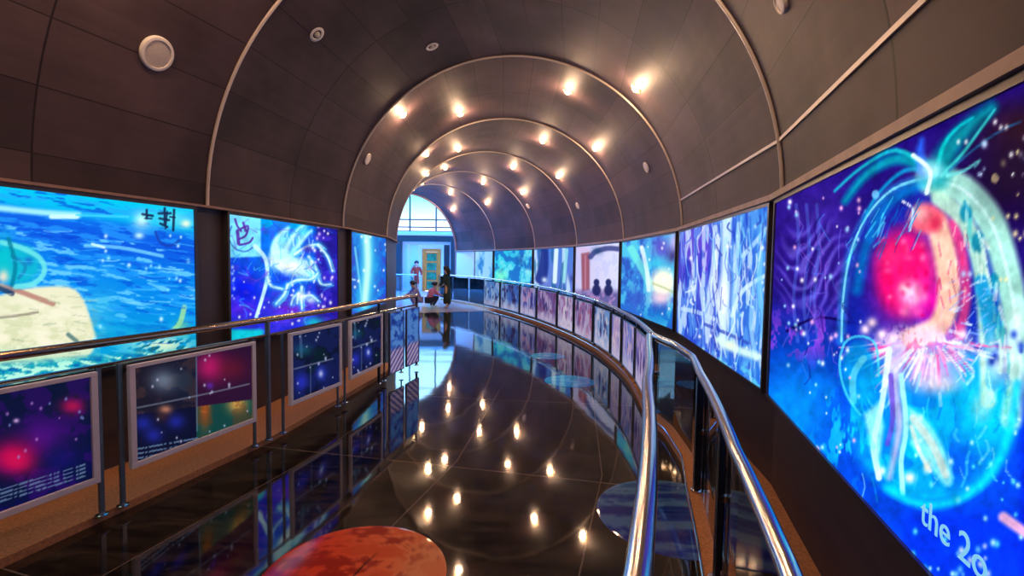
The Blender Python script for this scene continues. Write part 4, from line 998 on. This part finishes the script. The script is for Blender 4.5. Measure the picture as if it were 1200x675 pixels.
# plant by the door
rt = empty('potted_plant', (-5.15, FY - .35, 0), 'green leafy plant in a terracotta pot beside the orange door', 'plant')
mb = MB(); mb.lathe([(.13, 0), (.18, .35), (.2, .36), (.2, .42), (.17, .42), (.16, .36)], Matrix.Translation((-5.15, FY - .35, 0))); mb.build('pot', M['pot'], rt, smooth=True)
mb = MB()
for i in range(60):
    a = random.uniform(0, 2 * PI); l = random.uniform(.3, .55); e = random.uniform(.5, 1.3); b = Vector((-5.15, FY - .35, .4 + random.uniform(0, .8)))
    d = Vector((math.cos(a) * math.cos(e), math.sin(a) * math.cos(e), math.sin(e))); s = Vector((-math.sin(a), math.cos(a), 0)) * .05
    p1 = b + d * l * .5; p2 = b + d * l - Vector((0, 0, .08)); mb.add([b, p1 - s, p2, p1 + s], [(0, 1, 2, 3)])
mb.build('leaves', M['leaf'], rt)
mb = MB(); mb.tube([(-5.15, FY - .35, .36), (-5.14, FY - .35, 1.2)], .015, 6); mb.build('stem', M['leaf'], rt)
# glass barrier across the hall
rt = empty('glass_barrier', (-5.6, 23.4, 0), 'glass barrier with pale top rail standing across the hall before the portal', 'balustrade')
mb = MB(); mb.tube([(-11, 23.4, .95), (-4.6, 23.4, .95)], .03, 10); mb.build('top_rail', M['steel'], rt, smooth=True)
bx = np.arange(-11, -4.5, .8)
for x in bx:
    mb = MB(); mb.bar((x, 23.4, 0), (x, 23.4, .94), .03, .03, up=(0, 1, 0)); mb.build('post', M['darkmetal'], rt)
for x0, x1 in zip(bx[:-1], bx[1:]):
    mb = MB(); mb.box((x0 + .03, 23.395, .08), (x1 - .03, 23.405, .88)); mb.build('glass_pane', M['glass'], rt)

# ------------------------------------------------------------------ people
def skin_mesh(name, verts, edges, radii, material, parent=None, root=0, sub=1):
    me = bpy.data.meshes.new(name); me.from_pydata([tuple(v) for v in verts], edges, [])
    o = bpy.data.objects.new(name, me); col.objects.link(o)
    sk = o.modifiers.new('skin', 'SKIN'); sk.use_smooth_shade = True
    for i, r in enumerate(radii):
        sv = me.skin_vertices[0].data[i]; sv.radius = (r, r) if not isinstance(r, tuple) else r; sv.use_root = (i == root)
    sb = o.modifiers.new('sub', 'SUBSURF'); sb.levels = sub; sb.render_levels = sub
    dg = bpy.context.evaluated_depsgraph_get(); dg.update()
    nm = bpy.data.meshes.new_from_object(o.evaluated_get(dg)); bpy.data.objects.remove(o)
    nm.materials.clear(); nm.materials.append(material); nm.name = name
    nm.polygons.foreach_set('use_smooth', [True] * len(nm.polygons))
    ob = bpy.data.objects.new(name, nm); col.objects.link(ob)
    if parent: ob.parent = parent
    return ob

def person(loc, rz, H, J, label, clothes, hair_mat, long_hair=False, group=None):
    """J: joints in units of standing height, facing -Y; clothes: list of (name, material, chain of (joint or point, radius))"""
    g = lambda q: Vector(J[q] if isinstance(q, str) else q) * H
    V, E, Rr = [], [], []
    def av(p, r, link=None):
        V.append(Vector(p)); Rr.append(r * H)
        if link is not None: E.append((link, len(V) - 1))
        return len(V) - 1
    pel = av(g('pelvis'), .062); sp = av((g('pelvis') + g('chest')) / 2, .055, pel); ch = av(g('chest'), .066, sp); nk = av(g('neck'), .03, ch)
    up = (g('head') - g('neck')).normalized(); fw = Vector(J.get('look', (0, -1, 0))).normalized()
    jaw = av(g('neck') + up * .045 * H + fw * .012 * H, .045, nk); hd = av(g('head'), .060, jaw); av(g('head') + up * .035 * H, .042, hd)
    av(g('head') + fw * .062 * H - up * .012 * H, .010, hd)       # nose
    side = up.cross(fw).normalized()
    for s in (-1, 1): av(g('head') + side * s * .060 * H - up * .01 * H, .010, hd)   # ears
    for s, S in ((-1, 'R'), (1, 'L')):
        sh = av(g('sh' + S), .036, ch); el = av(g('el' + S), .026, sh); wr = av(g('wr' + S), .018, el)
        d = (g('wr' + S) - g('el' + S)).normalized(); px = d.cross(Vector((0, 0, 1)));
        px = px.normalized() if px.length > .1 else Vector((1, 0, 0)); pz = px.cross(d)
        pm = av(g('wr' + S) + d * .035 * H, .020, wr)
        for i, l in enumerate((.040, .046, .042, .034)):
            b = g('wr' + S) + d * .055 * H + px * (i - 1.5) * .011 * H
            k1 = av(b, .006, pm); k2 = av(b + d * l * .5 * H - pz * .004 * H, .0055, k1); av(b + d * l * .85 * H - pz * .016 * H, .005, k2)
        tb = av(g('wr' + S) + d * .022 * H - px * .022 * H * s, .007, wr); av(g('wr' + S) + d * .045 * H - px * .032 * H * s, .006, tb)
        hp = av(g('hip' + S), .050, pel); kn = av(g('kn' + S), .034, hp); an = av(g('an' + S), .022, kn); av(g('toe' + S), .020, an)
    body = skin_mesh('person', V, E, Rr, M['skin']); tag(body, label, 'person', group)
    for nm, m, chains in clothes:
        V2, E2, R2 = [], [], []
        for chn in chains:
            prev = None
            for q, r in chn:
                p = g(q); idx = next((i for i, v in enumerate(V2) if (v - p).length < 1e-5), None)
                if idx is None: V2.append(p); R2.append(r * H if not isinstance(r, tuple) else (r[0] * H, r[1] * H)); idx = len(V2) - 1
                if prev is not None and prev != idx: E2.append((prev, idx))
                prev = idx
        skin_mesh(nm, V2, E2, R2, m, body)
    # hair cap
    mb = MB(); R_ = .074 * H; c = g('head') + up * .018 * H - fw * .012 * H; vs = []; seg, ringn = 16, 9
    X = side; Yv = -fw
    for i in range(ringn):
        a = PI * .5 * (1 - i / (ringn - 1) * 1.35)
        for k in range(seg):
            b = 2 * PI * k / seg; q = X * math.cos(b) * math.cos(a) + Yv * math.sin(b) * math.cos(a) + up * math.sin(a)
            if q.dot(fw) > .55 and q.dot(up) < .35: q = q * .80
            vs.append(c + q * R_)
    mb.add(vs, [(i * seg + k, i * seg + (k + 1) % seg, (i + 1) * seg + (k + 1) % seg, (i + 1) * seg + k) for i in range(ringn - 1) for k in range(seg)] + [tuple((ringn - 1) * seg + k for k in range(seg))])
    if long_hair: mb.tube([c - fw * .045 * H, c - fw * .06 * H - up * .07 * H, c - fw * .055 * H - up * .16 * H], [.05 * H, .05 * H, .025 * H], 10)
    else: mb.tube([c - fw * .07 * H, c - fw * .10 * H - up * .01 * H], [.03 * H, .022 * H], 8)
    h = mb.build('hair', hair_mat, smooth=True); h.parent = body
    for s in (-1, 1):
        e = MB(); e.lathe([(.0005, -.006 * H), (.006 * H, 0), (.0005, .006 * H)], Matrix.Translation(g('head') + fw * .055 * H + side * s * .022 * H + up * .004 * H), 8); o = e.build('eye', M['eye']); o.parent = body
    body.location = loc; body.rotation_euler.z = rz
    return body

STAND = dict(pelvis=(0, 0, .52), chest=(0, -.02, .72), neck=(0, -.03, .83), head=(0, -.045, .925), shR=(-.105, -.02, .80), shL=(.105, -.02, .80), elR=(-.15, -.03, .63), elL=(.15, -.03, .63),
             wrR=(-.13, -.15, .56), wrL=(.13, -.15, .56), hipR=(-.05, 0, .50), hipL=(.05, 0, .50), knR=(-.055, -.02, .28), knL=(.055, .0, .28), anR=(-.055, .01, .05), anL=(.055, .03, .05), toeR=(-.06, -.07, .022), toeL=(.06, -.05, .022))
SQUAT = dict(pelvis=(0, .04, .19), chest=(0, -.05, .37), neck=(0, -.10, .465), head=(0, -.135, .55), look=(0, -1, -.3), shR=(-.105, -.07, .44), shL=(.105, -.07, .44), elR=(-.13, -.17, .32), elL=(.13, -.17, .32),
             wrR=(-.06, -.27, .30), wrL=(.06, -.27, .30), hipR=(-.06, .03, .18), hipL=(.06, .03, .18), knR=(-.09, -.19, .27), knL=(.09, -.19, .27), anR=(-.075, -.05, .05), anL=(.075, -.05, .05), toeR=(-.08, -.15, .022), toeL=(.08, -.15, .022))
def dress(m, hem=.07, rad=.115):
    return ('dress', m, [[('neck', .034), ('chest', .085), ((0, -.01, .62), .074), ('pelvis', .088), ((0, 0, .32), .10), ((0, 0, hem), rad)], [('chest', .085), ('shR', .047), ('elR', .037), ('wrR', .027)], [('chest', .085), ('shL', .047), ('elL', .037), ('wrL', .027)]])
def squat_clothes(m1, m2):
    return [('top', m1, [[('neck', .034), ('chest', .084), ('pelvis', .080)], [('chest', .084), ('shR', .046), ('elR', .036), ('wrR', .026)], [('chest', .084), ('shL', .046), ('elL', .036), ('wrL', .026)]]),
            ('trousers', m2, [[('pelvis', .078), ('hipR', .062), ('knR', .046), ('anR', .032)], [('pelvis', .078), ('hipL', .062), ('knL', .046), ('anL', .032)]])]
person((-2.23, 16.72, 0), -PI / 2 - .3, 1.44, STAND, 'person standing in a long dark green dress at the far end', [dress(M['robe'])], M['hair'], True)
person((-2.86, 16.9, 0), PI / 2 + .6, 1.42, SQUAT, 'person crouching in a pink top beside the one in dark green', squat_clothes(M['pink'], M['navy']), M['hair'])
person((-3.30, 17.0, 0), -PI / 2 + .5, 1.46, SQUAT, 'person crouching in lavender clothes, black hair, by the handrail end', squat_clothes(M['lav'], M['lav']), M['hair'])
person((-4.72, 23.9, 0), .3, 1.62, STAND, 'person in a rust red dress standing in front of the orange door', [dress(M['rust'], .3, .10)], M['hair'], True)
# shoulder bag held by the standing person

sun = bpy.data.lights.new('sun', 'SUN'); sun.energy = 32; sun.angle = .02; sun.color = (1, .96, .92)
so = bpy.data.objects.new('sun', sun); col.objects.link(so); so.location = (-14, 34, 14)
so.rotation_euler = Vector((.80, -.35, -.50)).to_track_quat('-Z', 'Y').to_euler()
# ------------------------------------------------------------------ sky, camera, output settings
wd = bpy.data.worlds.new('sky'); scn.world = wd; wd.use_nodes = True
nt = wd.node_tree; N = nt.nodes; L = nt.links; bg = N['Background']
tc = N.new('ShaderNodeTexCoord'); sp = N.new('ShaderNodeSeparateXYZ'); rp = N.new('ShaderNodeValToRGB')
L.new(tc.outputs['Generated'], sp.inputs[0]); L.new(sp.outputs['Z'], rp.inputs['Fac']); L.new(rp.outputs['Color'], bg.inputs['Color'])
e = rp.color_ramp.elements; e[0].position = 0.0; e[0].color = (.30, .29, .3, 1); e[1].position = .5; e[1].color = (.7, 1.2, 1.9, 1)
q = e.new(.06); q.color = (.2, .21, .225, 1); q = e.new(.125); q.color = (.05, .19, .25, 1)
bg.inputs['Strength'].default_value = 9.0

cam = bpy.data.cameras.new('camera'); co = bpy.data.objects.new('camera', cam); col.objects.link(co)
cam.sensor_fit = 'HORIZONTAL'; cam.sensor_width = 36; cam.lens = 36 * F / 1200; cam.clip_start = .02; cam.clip_end = 200
co.matrix_world = Matrix.Translation((0, 0, EYE)) @ Matrix.Rotation(PI / 2 - TILT, 4, 'X') @ Matrix.Rotation(ROLL, 4, 'Z')
scn.camera = co
scn.view_settings.view_transform = 'Standard'; scn.view_settings.look = 'None'; scn.view_settings.gamma = 1
scn.view_settings.exposure = 0.0; scn.view_settings.use_curve_mapping = False
scn.cycles.max_bounces = 10; scn.cycles.transparent_max_bounces = 16; scn.cycles.sample_clamp_indirect = 6
